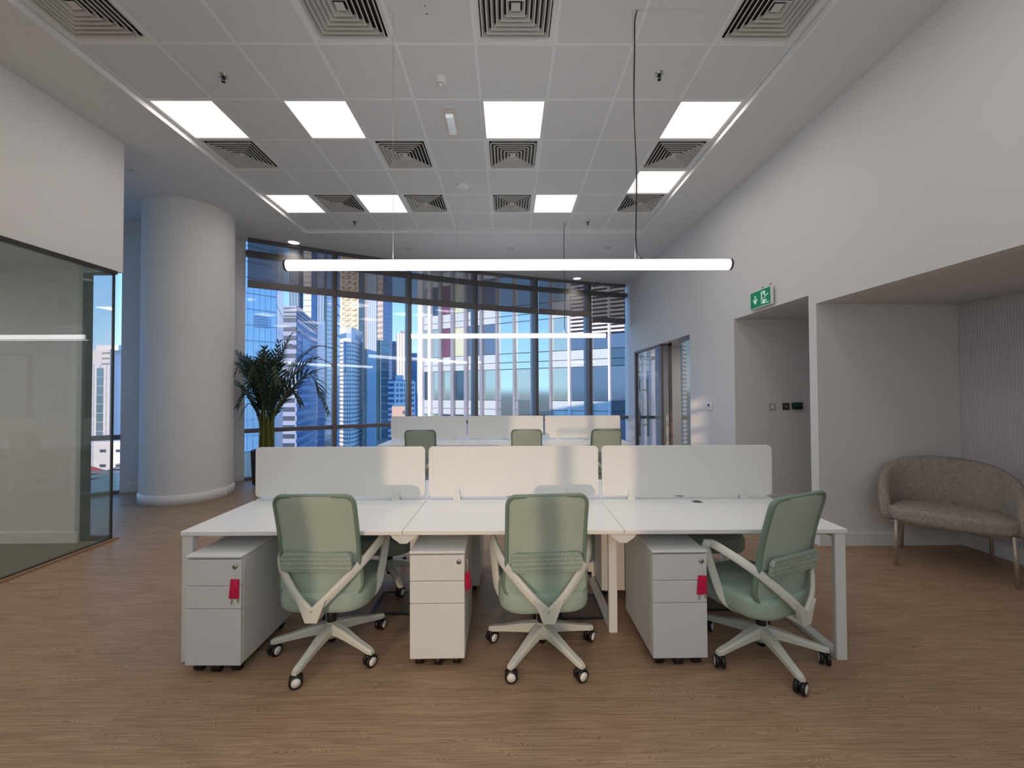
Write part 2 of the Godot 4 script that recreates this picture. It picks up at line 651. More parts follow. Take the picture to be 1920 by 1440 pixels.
	poly.append(Vector2(-5.75, 6.3))
	poly.append(Vector2(-7.85, 4.85))
	extrude(st, poly, 4.3, 4.5, Transform3D(Basis(Vector3.RIGHT, -PI / 2), Vector3.ZERO))
	part(shell("roof"), "roof_slab", st, M.ceil)

func plank_between(a: Vector3, b: Vector3, y0: float, y1: float, t: float) -> SurfaceTool:
	var st := mb()
	wall_bar(st, a, b, y0, y1, t)
	return st

func wall_bar(st: SurfaceTool, a: Vector3, b: Vector3, y0: float, y1: float, t: float) -> void:
	var d := b - a
	d.y = 0
	var ang := atan2(-d.z, d.x)
	var mid := (a + b) / 2
	box(st, Vector3.ZERO, Vector3(d.length(), y1 - y0, t), 0.0, Transform3D(Basis(Vector3.UP, ang), Vector3(mid.x, (y0 + y1) / 2, mid.z)))

# ------------------------------------------------------------------ ceiling
func ceiling() -> void:
	var cl := shell("ceiling")
	var tx0 := GRID_X - 5 * 0.6 - 0.03
	var tx1 := GRID_X + 4 * 0.6 + 0.03
	var tz0 := GRID_Z - 6 * 0.6 - 0.03
	var tz1 := 3.2
	var st := mb()
	add(st, -7.7, tx0, CEIL, 4.3, -4.85, BACK)
	part(cl, "plaster_panel", st, M.ceil)
	part(cl, "plaster_panel", bx(tx1, WX + 0.01, CEIL, 4.3, -6.8, BACK), M.ceil)
	part(cl, "plaster_panel", bx(tx0, tx1, CEIL, 4.3, tz1, BACK), M.ceil)
	var poly := PackedVector2Array([Vector2(tx0, -tz0), Vector2(tx1, -tz0), Vector2(tx1, 6.8), Vector2(WX + 0.01, 6.8)])
	for i in range(GLAZE.size() - 1, -1, -1): poly.append(Vector2(GLAZE[i].x, -GLAZE[i].y + 0.1))
	poly.append(Vector2(-5.74, 6.25))
	poly.append(Vector2(-7.7, 4.85))
	poly.append(Vector2(tx0, 4.85))
	st = mb()
	extrude(st, poly, CEIL, 4.3, Transform3D(Basis(Vector3.RIGHT, -PI / 2), Vector3.ZERO))
	part(cl, "plaster_panel", st, M.ceil)
	# a thin bright edge strip round the tray
	st = mb()
	add(st, tx0 - 0.002, tx0 + 0.012, CEIL - 0.004, TILE + 0.01, tz0, tz1)
	add(st, tx1 - 0.012, tx1 + 0.002, CEIL - 0.004, TILE + 0.01, tz0, tz1)
	add(st, tx0, tx1, CEIL - 0.004, TILE + 0.01, tz0 - 0.002, tz0 + 0.012)
	part(cl, "tray_edge", st, M.trim)
	part(cl, "ceiling_slab", bx(tx0, tx1, TILE + 0.08, 4.3, tz0, tz1), M.tile_hole)
	# tiles and what takes the place of a tile: key is column,row
	var lit := {"-5,1": 0, "-3,1": 0, "0,1": 0, "3,1": 0, "-5,4": 0, "-3,4": 0, "1,4": 0, "3,3": 0}
	var vents := {"-5,2": 0, "-2,2": 0, "0,2": 0, "3,2": 0, "-4,4": 0, "-2,4": 0, "0,4": 0, "3,4": 0, "-5,-1": 0, "-2,-1": 0, "0,-1": 0, "3,-1": 0}
	for r in range(-10, -1):  # more of the same rows over and behind the photographer
		for c: int in [-5, -3, 0, 3]:
			if posmod(r, 3) == 1: lit["%d,%d" % [c, r]] = 1
	var tile := bx(-0.291, 0.291, 0.0, 0.012, -0.291, 0.291, 0.002)
	var tm := done(tile)
	for r in range(-10, 6):
		for c in range(-5, 4):
			var key := "%d,%d" % [c, r]
			if lit.has(key) or vents.has(key): continue
			part(cl, "tile", tm, M.tile, Vector3(GRID_X + 0.6 * c + 0.3, TILE + 0.004, GRID_Z - 0.6 * r - 0.3))
	for c in range(-5, 5): part(cl, "grid_bar", bx(-0.012, 0.012, 0, 0.03, tz0, tz1), M.bar, Vector3(GRID_X + 0.6 * c, TILE, 0))
	for r in range(-10, 7): part(cl, "grid_bar", bx(tx0, tx1, 0, 0.03, -0.012, 0.012), M.bar, Vector3(0, TILE + 0.0005, GRID_Z - 0.6 * r))
	var lp := {
		"-5,1": "square ceiling light panel at the left tray edge in the nearer row of lights", "-3,1": "square ceiling light panel second from the left in the nearer row of four",
		"0,1": "square ceiling light panel beside the small emergency light, third in the nearer row", "3,1": "square ceiling light panel at the right tray edge in the nearer row of lights",
		"-5,4": "small-looking ceiling light panel at the left tray edge in the far row", "-3,4": "ceiling light panel between two vents, second from left in the far row",
		"1,4": "ceiling light panel alone in the far row, right of the centre vent", "3,3": "ceiling light panel between two vents at the right tray edge"}
	var first: Node3D = null
	for key: String in lit:
		var s := key.split(",")
		var at := Vector3(GRID_X + 0.6 * int(s[0]) + 0.3, TILE, GRID_Z - 0.6 * int(s[1]) - 0.3)
		var label: String = lp.get(key, "square ceiling light panel overhead behind the camera")
		if first == null:
			first = thing("ceiling_light", label, "ceiling light", at, 0.0, "square light panels in the tile ceiling")
			var f := mb()
			for q: float in [-1.0, 1.0]:
				add(f, q * 0.288 - 0.012, q * 0.288 + 0.012, 0.0, 0.03, -0.298, 0.298)
				add(f, -0.276, 0.276, 0.0, 0.03, q * 0.288 - 0.012, q * 0.288 + 0.012)
			part(first, "frame", f, M.bar)
			part(first, "diffuser", bx(-0.276, 0.276, 0.006, 0.026, -0.276, 0.276), M.panel_glow)
		else:
			dup(first, at, 0.0, label, "ceiling_light")
		area_light("ceiling_light_lamp", at + Vector3(0, -0.006, 0), Vector2(0.54, 0.54), 0.30 if lit[key] == 0 else 0.22, Color(1.0, 0.965, 0.94))
	var vl := {
		"-5,2": "square air diffuser at the left tray edge next to a light panel", "-2,2": "square air diffuser left of the ceiling speaker, in the middle row", "0,2": "square air diffuser just beyond the third light panel",
		"3,2": "square air diffuser between two light panels at the right tray edge", "-4,4": "square air diffuser between the two left light panels of the far row", "-2,4": "square air diffuser beyond the ceiling speaker in the far row",
		"0,4": "square air diffuser left of the lone light panel in the far row", "3,4": "square air diffuser at the right tray edge in the far row", "-5,-1": "large near air diffuser at the left tray edge, cut by the top of the picture",
		"-2,-1": "large near air diffuser second from left at the top of the picture", "0,-1": "large near air diffuser in the middle at the top of the picture", "3,-1": "large near air diffuser at the right tray edge, top of the picture"}
	var v0: Node3D = null
	for key: String in vents:
		var s := key.split(",")
		var at := Vector3(GRID_X + 0.6 * int(s[0]) + 0.3, TILE, GRID_Z - 0.6 * int(s[1]) - 0.3)
		if v0 == null:
			v0 = thing("air_diffuser", vl[key], "air vent", at, 0.0, "square air diffusers in the tile ceiling")
			part(v0, "plenum", bx(-0.29, 0.29, 0.07, 0.078, -0.29, 0.29), M.tile_hole)
			var f := mb()
			for k in 4:
				var rot := Transform3D(Basis(Vector3.UP, k * PI / 2), Vector3.ZERO)
				sloped(f, rot, 0.298, 0.0, 0.255, 0.012, 0.008)
			part(v0, "frame", f, M.bar)
			for i in 6:
				var r0 := 0.245 - 0.036 * i
				var g := mb()
				for k in 4:
					var rot := Transform3D(Basis(Vector3.UP, k * PI / 2), Vector3.ZERO)
					sloped(g, rot, r0, -0.006, r0 - 0.009, -0.006, 0.003)
					sloped(g, rot, r0 - 0.009, -0.006, r0 - 0.021, 0.024, 0.0025)
				part(v0, "vane", g, M.vane)
			part(v0, "centre_plate", bx(-0.032, 0.032, 0.004, 0.01, -0.032, 0.032, 0.002), M.vane)
		else:
			dup(v0, at, 0.0, vl[key], "air_diffuser")

# one mitred side of a square ring: outer half-width r0 at height y0, inner half-width r1 at height y1, thickness t
func sloped(st: SurfaceTool, xf: Transform3D, r0: float, y0: float, r1: float, y1: float, t: float) -> void:
	var p := [Vector3(-r0, y0, r0), Vector3(r0, y0, r0), Vector3(r1, y1, r1), Vector3(-r1, y1, r1)]
	var o := xf * Vector3(0, (y0 + y1) / 2 + t / 2, (r0 + r1) / 2)
	var up := Vector3(0, t, 0)
	quad_o(st, xf * p[0], xf * p[1], xf * p[2], xf * p[3], o)
	quad_o(st, xf * (p[0] + up), xf * (p[1] + up), xf * (p[2] + up), xf * (p[3] + up), o)
	quad_o(st, xf * p[0], xf * p[1], xf * (p[1] + up), xf * (p[0] + up), o)
	quad_o(st, xf * p[3], xf * p[2], xf * (p[2] + up), xf * (p[3] + up), o)

# ------------------------------------------------------------------ curved window wall
func glazing() -> void:
	var sh := ["left end bay beside the column", "second bay, behind the cream tower view", "third bay from the column", "fourth bay, above the middle of the rear desk", "fifth bay, left of the lower one", "right end bay, hanging lower than the others"]
	for i in GLAZE.size() - 1:
		var a := Vector3(GLAZE[i].x, 0, GLAZE[i].y)
		var b := Vector3(GLAZE[i + 1].x, 0, GLAZE[i + 1].y)
		bay(i + 1, a, b, false)
		var d := (b - a).normalized()
		var inn := Vector3(-d.z, 0, d.x)
		if inn.z < 0: inn = -inn
		var p := a + d * 0.03 + inn * 0.15
		var q := b - d * 0.005 + inn * 0.15
		if i == 5: q = b - d * 0.14 + inn * 0.16
		var low := 3.21 if i < 5 else 3.09
		var t := thing("roller_blind", "dark grey see-through roller blind in the " + sh[i], "window blind", Vector3.ZERO, 0.0, "roller blinds along the window wall")
		part(t, "fabric", plank_between(p, q, low + 0.10, CEIL + 0.004, 0.003), M.blind)
		part(t, "bottom_bar", plank_between(p, q, low, low + 0.125, 0.012), M.blind_bar)
		var st := mb(true)
		cyl(st, p + Vector3(0, CEIL - 0.03, 0) + inn * 0.0, q + Vector3(0, CEIL - 0.03, 0), 0.028, 12)
		part(t, "roller", st, M.blind_bar)
	# window seen past the glass room on the left
	bay(7, Vector3(-7.7, 0, -4.75), Vector3(-5.70, 0, -6.19), true)

func bay(n: int, a: Vector3, b: Vector3, first: bool) -> void:
	var w := shell("window_%d" % n)
	var d := (b - a).normalized()
	var up := [0.0, 0.05, 0.79, 0.85, 3.77, 3.86, 4.06]
	for k: int in [0, 2, 4]:
		part(w, "pane", plank_between(a + d * 0.03, b - d * 0.03, up[k + 1] - 0.01, up[k + 2] + 0.01, 0.01), M.pane)
	part(w, "sill", plank_between(a, b, 0.0, 0.05, 0.12), M.frame)
	part(w, "transom", plank_between(a, b, 0.785, 0.855, 0.09), M.frame)
	part(w, "transom", plank_between(a, b, 3.765, 3.865, 0.10), M.frame)
	var inn := Vector3(-d.z, 0, d.x)
	if inn.z < 0: inn = -inn
	for e in (2 if first else 1):
		var at := b if e == 0 else a
		if n >= 6 and e == 0: continue
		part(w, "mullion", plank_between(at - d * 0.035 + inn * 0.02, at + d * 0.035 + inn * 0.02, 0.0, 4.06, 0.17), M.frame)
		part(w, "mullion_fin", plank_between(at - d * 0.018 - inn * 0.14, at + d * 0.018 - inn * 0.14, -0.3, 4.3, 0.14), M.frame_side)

# ------------------------------------------------------------------ glass meeting room on the left
func partition() -> void:
	var w := shell("wall_bulkhead")
	part(w, "wall_face", bx(LX - 0.12, LX, 2.70, 4.3, -4.20, BACK), M.wall)
	part(w, "return_face", bx(-7.7, LX, 2.70, 4.3, -4.32, -4.20), M.wall)
	part(shell("ceiling"), "plaster_panel", bx(-7.7, LX - 0.12, 2.72, 2.80, -4.2, BACK), M.ceil)
	var g := shell("window_9")
	part(g, "pane", bx(LX - 0.012, LX, 0.02, 2.675, -4.225, 0.4), M.part_glass)
	part(g, "pane", bx(LX - 0.012, LX, 0.02, 2.675, 0.41, BACK), M.part_glass)
	part(g, "pane", bx(-4.19, LX - 0.015, 0.05, 2.665, -4.228, -4.218), M.pane)
	part(g, "top_frame", bx(LX - 0.04, LX + 0.012, 2.665, 2.70, -4.25, BACK), M.frame_dark)
	var st := mb()
	add(st, LX - 0.03, LX + 0.004, 0.0, 0.022, -4.24, BACK)
	part(g, "bottom_frame", st, M.frame_dark)
	part(g, "threshold", bx(LX + 0.004, LX + 0.05, 0.0, 0.014, -4.26, BACK), mat(c8(150, 116, 88), 0.6))
	st = mb()
	add(st, LX - 0.016, LX + 0.004, 0.0, 2.67, -4.235, -4.222)
	add(st, -4.245, -4.19, 0.0, 2.67, -4.24, -4.19)
	add(st, -4.19, LX - 0.016, 2.655, 2.675, -4.24, -4.20)
	add(st, -4.19, LX - 0.016, 0.0, 0.05, -4.24, -4.20)
	part(g, "corner_frame", st, M.frame_dark)
	part(shell("wall_meeting"), "wall_face", bx(-7.7, -4.245, 0.0, 2.72, -4.25, -4.14), M.wall)
	part(shell("baseboard_meeting"), "board", bx(-7.7, -4.21, 0.0, 0.11, -4.14, -4.125), M.trim)
	for z: float in [-2.2, 0.6]:
		var ml := thing("ceiling_light", "square light panel in the ceiling of the glass meeting room", "ceiling light", Vector3(-5.6, 2.70, z), 0.0, "meeting room light panels")
		part(ml, "frame", bx(-0.3, 0.3, 0.004, 0.03, -0.3, 0.3), M.bar)
		part(ml, "diffuser", bx(-0.27, 0.27, -0.004, 0.02, -0.27, 0.27), M.panel_glow)
		area_light("ceiling_light_lamp", Vector3(-5.6, 2.69, z), Vector2(0.54, 0.54), 1.6, Color(1.0, 0.965, 0.94))
	part(shell("floor"), "carpet", bx(-7.7, LX - 0.03, -0.008, 0.006, -4.14, BACK), M.carpet)

# ------------------------------------------------------------------ right wall with alcove, passage and glass door
func right_side() -> void:
	var w := shell("wall_right")
	var t := 0.12
	part(w, "wall_face", bx(WX, WX + t, 0, 4.3, -0.6, BACK), M.wall)
	part(w, "wall_face", bx(WX, WX + t, 2.285, 4.3, -3.93, -0.6), M.wall)
	part(w, "wall_face", bx(WX, 6.1, 0, 4.3, -4.03, -3.93), M.wall)
	part(w, "wall_face", bx(WX, WX + t, 2.385, 4.3, -5.374, -4.03), M.wall)
	part(w, "wall_face", bx(WX, WX + t, 0, 4.3, -6.70, -5.374), M.wall)
	part(w, "wall_face", bx(WX, WX + t, 2.368, 4.3, -9.63, -6.70), M.wall)
	part(w, "wall_face", bx(WX, WX + t, 0, 4.3, -10.45, -9.63), M.wall)
	# alcove
	part(shell("wall_alcove"), "wall_face", bx(4.31, 4.45, 0, 2.4, -3.93, -0.6), M.wall)
	part(shell("wall_alcove"), "wall_face", bx(WX, 4.45, 0, 2.4, -0.6, -0.5), M.wall)
	part(shell("ceiling"), "soffit", bx(WX + t, 4.45, 2.285, 2.4, -3.93, -0.6), M.ceil)
	var bb := shell("baseboard_right")
	part(bb, "board", bx(WX, 4.31, 0, 0.115, -3.93, -3.915), M.trim)
	part(bb, "board", bx(4.272, 4.31, 0, 0.13, -3.915, -0.6), M.trim)
	part(bb, "board", bx(WX - 0.012, WX, 0, 0.115, -6.70, -5.374), M.trim)
	part(bb, "board", bx(WX - 0.012, WX, 0, 0.115, -4.03, -3.915), M.trim)
	part(bb, "board", bx(WX, 6.0, 0, 0.115, -5.374, -5.36), M.trim)
	# fine upright ribs on the alcove's back
	var st := mb(true)
	var z := -3.93
	var prof := []
	while z < -0.62:
		for q: Array in [[0.0, 0.010], [0.004, 0.003], [0.010, 0.0], [0.016, 0.003], [0.020, 0.010]]: prof.append(Vector2(4.29 + q[1], z + q[0]))
		z += 0.0215
	for i in prof.size() - 1:
		var o := Vector3(4.4, 1, (prof[i].y + prof[i + 1].y) / 2)
		quad_o(st, Vector3(prof[i].x, 0.13, prof[i].y), Vector3(prof[i + 1].x, 0.13, prof[i + 1].y), Vector3(prof[i + 1].x, 2.285, prof[i + 1].y), Vector3(prof[i].x, 2.285, prof[i].y), o)
	var rib := thing("ribbed_panel", "pale grey wall panel of fine upright ribs behind the loveseat", "wall panel")
	part(rib, "rib", st, M.flute, Vector3.ZERO, "stuff")
	part(rib, "backing", bx(4.302, 4.312, 0.13, 2.285, -3.93, -0.62), M.flute)
	# passage
	part(shell("wall_passage"), "wall_face", bx(WX + t, 6.1, 0, 4.3, -5.474, -5.374), M.wall)
	part(shell("wall_passage"), "wall_face", bx(6.0, 6.1, 0, 2.5, -5.374, -4.03), M.wall)
	part(shell("ceiling"), "soffit", bx(WX + t, 6.1, 2.385, 2.5, -5.374, -4.03), M.ceil)
	# office behind the glass door
	part(shell("wall_office"), "wall_face", bx(5.2, 5.3, 0, 4.3, -10.45, -6.2), M.wall)
	part(shell("wall_office"), "wall_face", bx(3.16, 5.3, 0, 2.5, -9.0, -8.9), M.wall)
	part(shell("wall_office"), "wall_face", bx(WX + t, 5.3, 0, 2.5, -6.3, -6.2), M.wall)
	part(shell("ceiling"), "soffit", bx(WX + t, 5.3, 2.40, 2.5, -10.45, -6.2), M.ceil)
	var ol := thing("ceiling_light", "square light panel in the ceiling of the office behind the glass door", "ceiling light", Vector3(4.0, 2.375, -7.6))
	part(ol, "frame", bx(-0.3, 0.3, 0.004, 0.025, -0.3, 0.3), M.bar)
	part(ol, "diffuser", bx(-0.27, 0.27, -0.004, 0.018, -0.27, 0.27), M.panel_glow)
	area_light("ceiling_light_lamp", Vector3(4.0, 2.365, -7.6), Vector2(0.54, 0.54), 0.7, Color(1.0, 0.98, 0.95))
	var ow := shell("window_10")
	part(ow, "pane", bx(WX + t, 5.2, 0.05, 2.4, -10.40, -10.39), M.pane)
	part(ow, "transom", bx(WX + t, 5.2, 0.79, 0.85, -10.44, -10.36), M.frame)
	# glass front: leaf at the far end, fixed return, fixed pane at the near end
	var d := shell("door_1")
	part(d, "door_leaf", bx(WX + 0.03, WX + 0.042, 0.01, 2.33, -9.58, -8.04), M.door_glass)
	var f := mb()
	add(f, WX - 0.004, WX + 0.06, 0, 2.368, -9.64, -9.58)
	add(f, WX - 0.004, WX + 0.06, 2.325, 2.368, -9.6, -8.02)
	add(f, WX + 0.02, WX + 0.06, 0, 2.33, -8.04, -8.015)
	part(d, "door_frame", f, M.frame)
	st = mb(true)
	for x: float in [WX - 0.06, WX + 0.10]:
		cyl(st, Vector3(x, 0.47, -9.12), Vector3(x, 1.72, -9.12), 0.02, 12)
	for y: float in [0.72, 1.48]: cyl(st, Vector3(WX - 0.06, y, -9.12), Vector3(WX + 0.10, y, -9.12), 0.011, 10)
	part(d, "pull_handle", st, M.steel)
	st = mb()
	add(st, WX + 0.0, WX + 0.03, 2.10, 2.16, -8.75, -8.45, 0.004)
	bar(st, Vector3(WX + 0.015, 2.13, -8.5), Vector3(WX - 0.03, 2.14, -9.1), 0.015, 0.012)
	bar(st, Vector3(WX - 0.03, 2.14, -9.1), Vector3(WX + 0.01, 2.24, -9.2), 0.015, 0.012)
	part(d, "door_closer", st, M.steel)
	var g := shell("window_11")
	part(g, "pane", bx(WX + 0.06, 3.10, 0.01, 2.36, -8.032, -8.02), M.door_glass)
	f = mb()
	add(f, 3.10, 3.15, 0, 2.40, -8.05, -8.0)
	add(f, WX + 0.04, 3.15, 2.33, 2.37, -8.05, -8.0)
	part(g, "frame", f, M.frame)
	part(g, "pane", bx(WX + 0.03, WX + 0.042, 0.01, 2.30, -7.14, -6.715), M.door_glass)
	f = mb()
	add(f, WX + 0.01, WX + 0.06, 2.30, 2.368, -7.15, -6.70)
	add(f, WX + 0.01, WX + 0.06, 0, 2.33, -6.715, -6.70)
	part(g, "frame", f, M.frame)
	# lit exit sign on the wall above the passage
	var ex := thing("exit_sign", "green lit exit sign with white arrow and running figure above the passage", "exit sign", Vector3(WX - 0.045, 2.515, -4.73), 0.0)
	part(ex, "housing", bx(0.0, 0.03, -0.105, 0.105, -0.20, 0.20, 0.006), M.white)
	var face := glow(Color.WHITE, 0.22)
	var tx := exit_picture()
	face.albedo_texture = tx
	face.emission_texture = tx
	face.emission = Color.WHITE
	face.emission_operator = BaseMaterial3D.EMISSION_OP_MULTIPLY
	var q := SurfaceTool.new()
	q.begin(Mesh.PRIMITIVE_TRIANGLES)
	q.set_smooth_group(-1)
	var cs := [[Vector3(0, 0.092, -0.187), Vector2(0, 0)], [Vector3(0, 0.092, 0.187), Vector2(1, 0)], [Vector3(0, -0.092, 0.187), Vector2(1, 1)], [Vector3(0, -0.092, -0.187), Vector2(0, 1)]]
	for i: int in [0, 1, 2, 0, 2, 3]:
		q.set_uv(cs[i][1])
		q.add_vertex(cs[i][0])
	part(ex, "sign_face", q, face, Vector3(-0.0015, 0, 0))
	st = mb(true)
	for zz: float in [-0.02, 0.13]: cyl(st, Vector3(0.02, 0.10, zz), Vector3(0.044, 0.14, zz), 0.008, 8)
	part(ex, "bracket", st, M.steel)
	# small wall controls
	var th := thing("thermostat", "white wall thermostat with a small dark screen, right of the glass door", "thermostat", Vector3(WX, 1.235, -6.02))
	part(th, "body", bx(-0.025, 0.0, -0.055, 0.055, -0.06, 0.06, 0.005), M.white)
	part(th, "screen", bx(-0.027, -0.024, -0.005, 0.035, -0.045, 0.01), mat(c8(60, 74, 100), 0.2))
	part(th, "button", bx(-0.028, -0.024, -0.040, -0.018, -0.035, -0.005, 0.002), M.bar)
	var sw := thing("wall_switch", "pale square wall plate in the passage, left of the two dark ones", "switch", Vector3(3.41, 1.25, -5.374))
	part(sw, "plate", bx(-0.045, 0.045, -0.045, 0.045, 0.0, 0.012, 0.003), mat(c8(190, 186, 180), 0.5))
	part(sw, "rocker", bx(-0.022, 0.022, -0.022, 0.022, 0.008, 0.014, 0.002), M.trim)
	sw = thing("wall_switch", "dark brown square push plate in the passage, between the pale plate and the black box", "switch", Vector3(3.587, 1.253, -5.374))
	part(sw, "plate", bx(-0.045, 0.045, -0.045, 0.045, 0.0, 0.012, 0.003), mat(c8(72, 64, 58), 0.5))
	st = mb(true)
	cyl(st, Vector3(0, 0, 0.01), Vector3(0, 0, 0.018), 0.014, 14)
	part(sw, "button", st, M.steel)
	sw = thing("call_point", "black green break-glass box at the right end of the passage controls", "call point", Vector3(3.72, 1.26, -5.374))
	part(sw, "body", bx(-0.06, 0.06, -0.045, 0.045, 0.0, 0.05, 0.006), mat(c8(14, 44, 36), 0.35))
	part(sw, "window", bx(-0.042, 0.042, -0.008, 0.022, 0.048, 0.053, 0.002), mat(c8(40, 84, 72), 0.3))

func exit_picture() -> ImageTexture:
	var im := Image.create(256, 126, false, Image.FORMAT_RGB8)
	im.fill(c8(8, 128, 84))
	var w := c8(220, 250, 232)
	var gr := c8(8, 96, 66)
	for y in 126:
		for x in 256:
			# arrow pointing down
			if absi(x - 62) < 7 and y > 28 and y < 78: im.set_pixel(x, y, w)
			var dy := y - 58
			if dy >= 0 and dy < 44 and absf(x - 62) < 34 - dy * 0.77 and absf(x - 62) > 20 - dy * 0.9 - (8 if dy > 20 else 0): im.set_pixel(x, y, w)
			# doorway
			if x > 138 and x < 190 and y > 14 and y < 112: im.set_pixel(x, y, w)
	var limb := func(a: Vector2, b: Vector2, r: float, c: Color) -> void:
		for y in range(int(minf(a.y, b.y) - r), int(maxf(a.y, b.y) + r) + 1):
			for x in range(int(minf(a.x, b.x) - r), int(maxf(a.x, b.x) + r) + 1):
				if x < 0 or y < 0 or x > 255 or y > 125: continue
				var p := Vector2(x, y)
				if Geometry2D.get_closest_point_to_segment(p, a, b).distance_to(p) < r: im.set_pixel(x, y, c)
	limb.call(Vector2(160, 26), Vector2(161, 27), 7.0, gr)
	limb.call(Vector2(164, 42), Vector2(168, 66), 8.0, gr)
	limb.call(Vector2(162, 42), Vector2(146, 54), 4.0, gr)
	limb.call(Vector2(168, 42), Vector2(186, 58), 4.0, gr)
	limb.call(Vector2(166, 68), Vector2(150, 84), 5.0, gr)
	limb.call(Vector2(150, 84), Vector2(146, 106), 4.5, gr)
	limb.call(Vector2(170, 68), Vector2(188, 80), 5.0, gr)
	limb.call(Vector2(194, 82), Vector2(206, 98), 4.5, w)
	limb.call(Vector2(192, 56), Vector2(226, 44), 4.0, w)
	limb.call(Vector2(196, 112), Vector2(232, 108), 3.0, w)
	return ImageTexture.create_from_image(im)

# ------------------------------------------------------------------ the city outside
func facade(st: SurfaceTool, a: Vector2, b: Vector2, y0: float, y1: float, fh: float, wh: float, n: int, ww: float, thick := 0.3) -> void:
	var d := (b - a)
	var l := d.length()
	var ang := atan2(-d.y, d.x)
	var xf := Basis(Vector3.UP, ang)
	var y := y1 - fh
	while y > y0 - 0.01:
		for k in n:
			var m := a.lerp(b, (k + 0.5) / n)
			box(st, Vector3.ZERO, Vector3(l / n * ww, wh, thick), 0.0, Transform3D(xf, Vector3(m.x, y + fh * 0.5, m.y)))
		y -= fh

func fins(st: SurfaceTool, a: Vector2, b: Vector2, y0: float, y1: float, n: int, w: float, thick := 0.4) -> void:
	var d := b - a
	var xf := Basis(Vector3.UP, atan2(-d.y, d.x))
	for k in n + 1:
		var m := a.lerp(b, float(k) / n)
		box(st, Vector3.ZERO, Vector3(w, y1 - y0, thick), 0.0, Transform3D(xf, Vector3(m.x, (y0 + y1) / 2, m.y)))

func block(pts: Array, deep: float, y0: float, y1: float, grow := 0.0) -> SurfaceTool:
	var st := mb()
	var poly := PackedVector2Array()
	for p: Vector2 in pts: poly.append(Vector2(p.x, -p.y))
	var l: Vector2 = pts[-1]
	var f: Vector2 = pts[0]
	var away := ((l + f) / 2).normalized() * deep
	l += away
	f += away
	poly.append(Vector2(l.x, -l.y))
	poly.append(Vector2(f.x, -f.y))
	extrude(st, poly, y0, y1, Transform3D(Basis(Vector3.RIGHT, -PI / 2), Vector3.ZERO))
	return st

const LOW := -32.0

func tower(called: String, label: String, pts: Array, top: float, deep: float, wall: Material, detail: Array) -> Node3D:
	var t := thing(called, label, "building")
	part(t, "wall", block(pts, deep, LOW, top), wall)
	for q: Array in detail:  # [name, edge, kind, material, floor height, window height, columns, share of width, from, to]
		var st := mb()
		var e: int = q[1]
		var a: Vector2 = pts[e]
		var b: Vector2 = pts[e + 1]
		var y0: float = q[8] if q.size() > 8 else LOW
		var y1: float = q[9] if q.size() > 9 else top
		if q[2] == "fins": fins(st, a, b, y0, y1, q[6], q[4], q[5])
		else: facade(st, a, b, y0, y1, q[4], q[5], q[6], q[7])
		part(t, q[0], st, q[3], Vector3.ZERO, "stuff" if q[6] > 1 or q[2] != "fins" else "")
	return t

func V(x: float, z: float) -> Vector2:
	return Vector2(x, z)

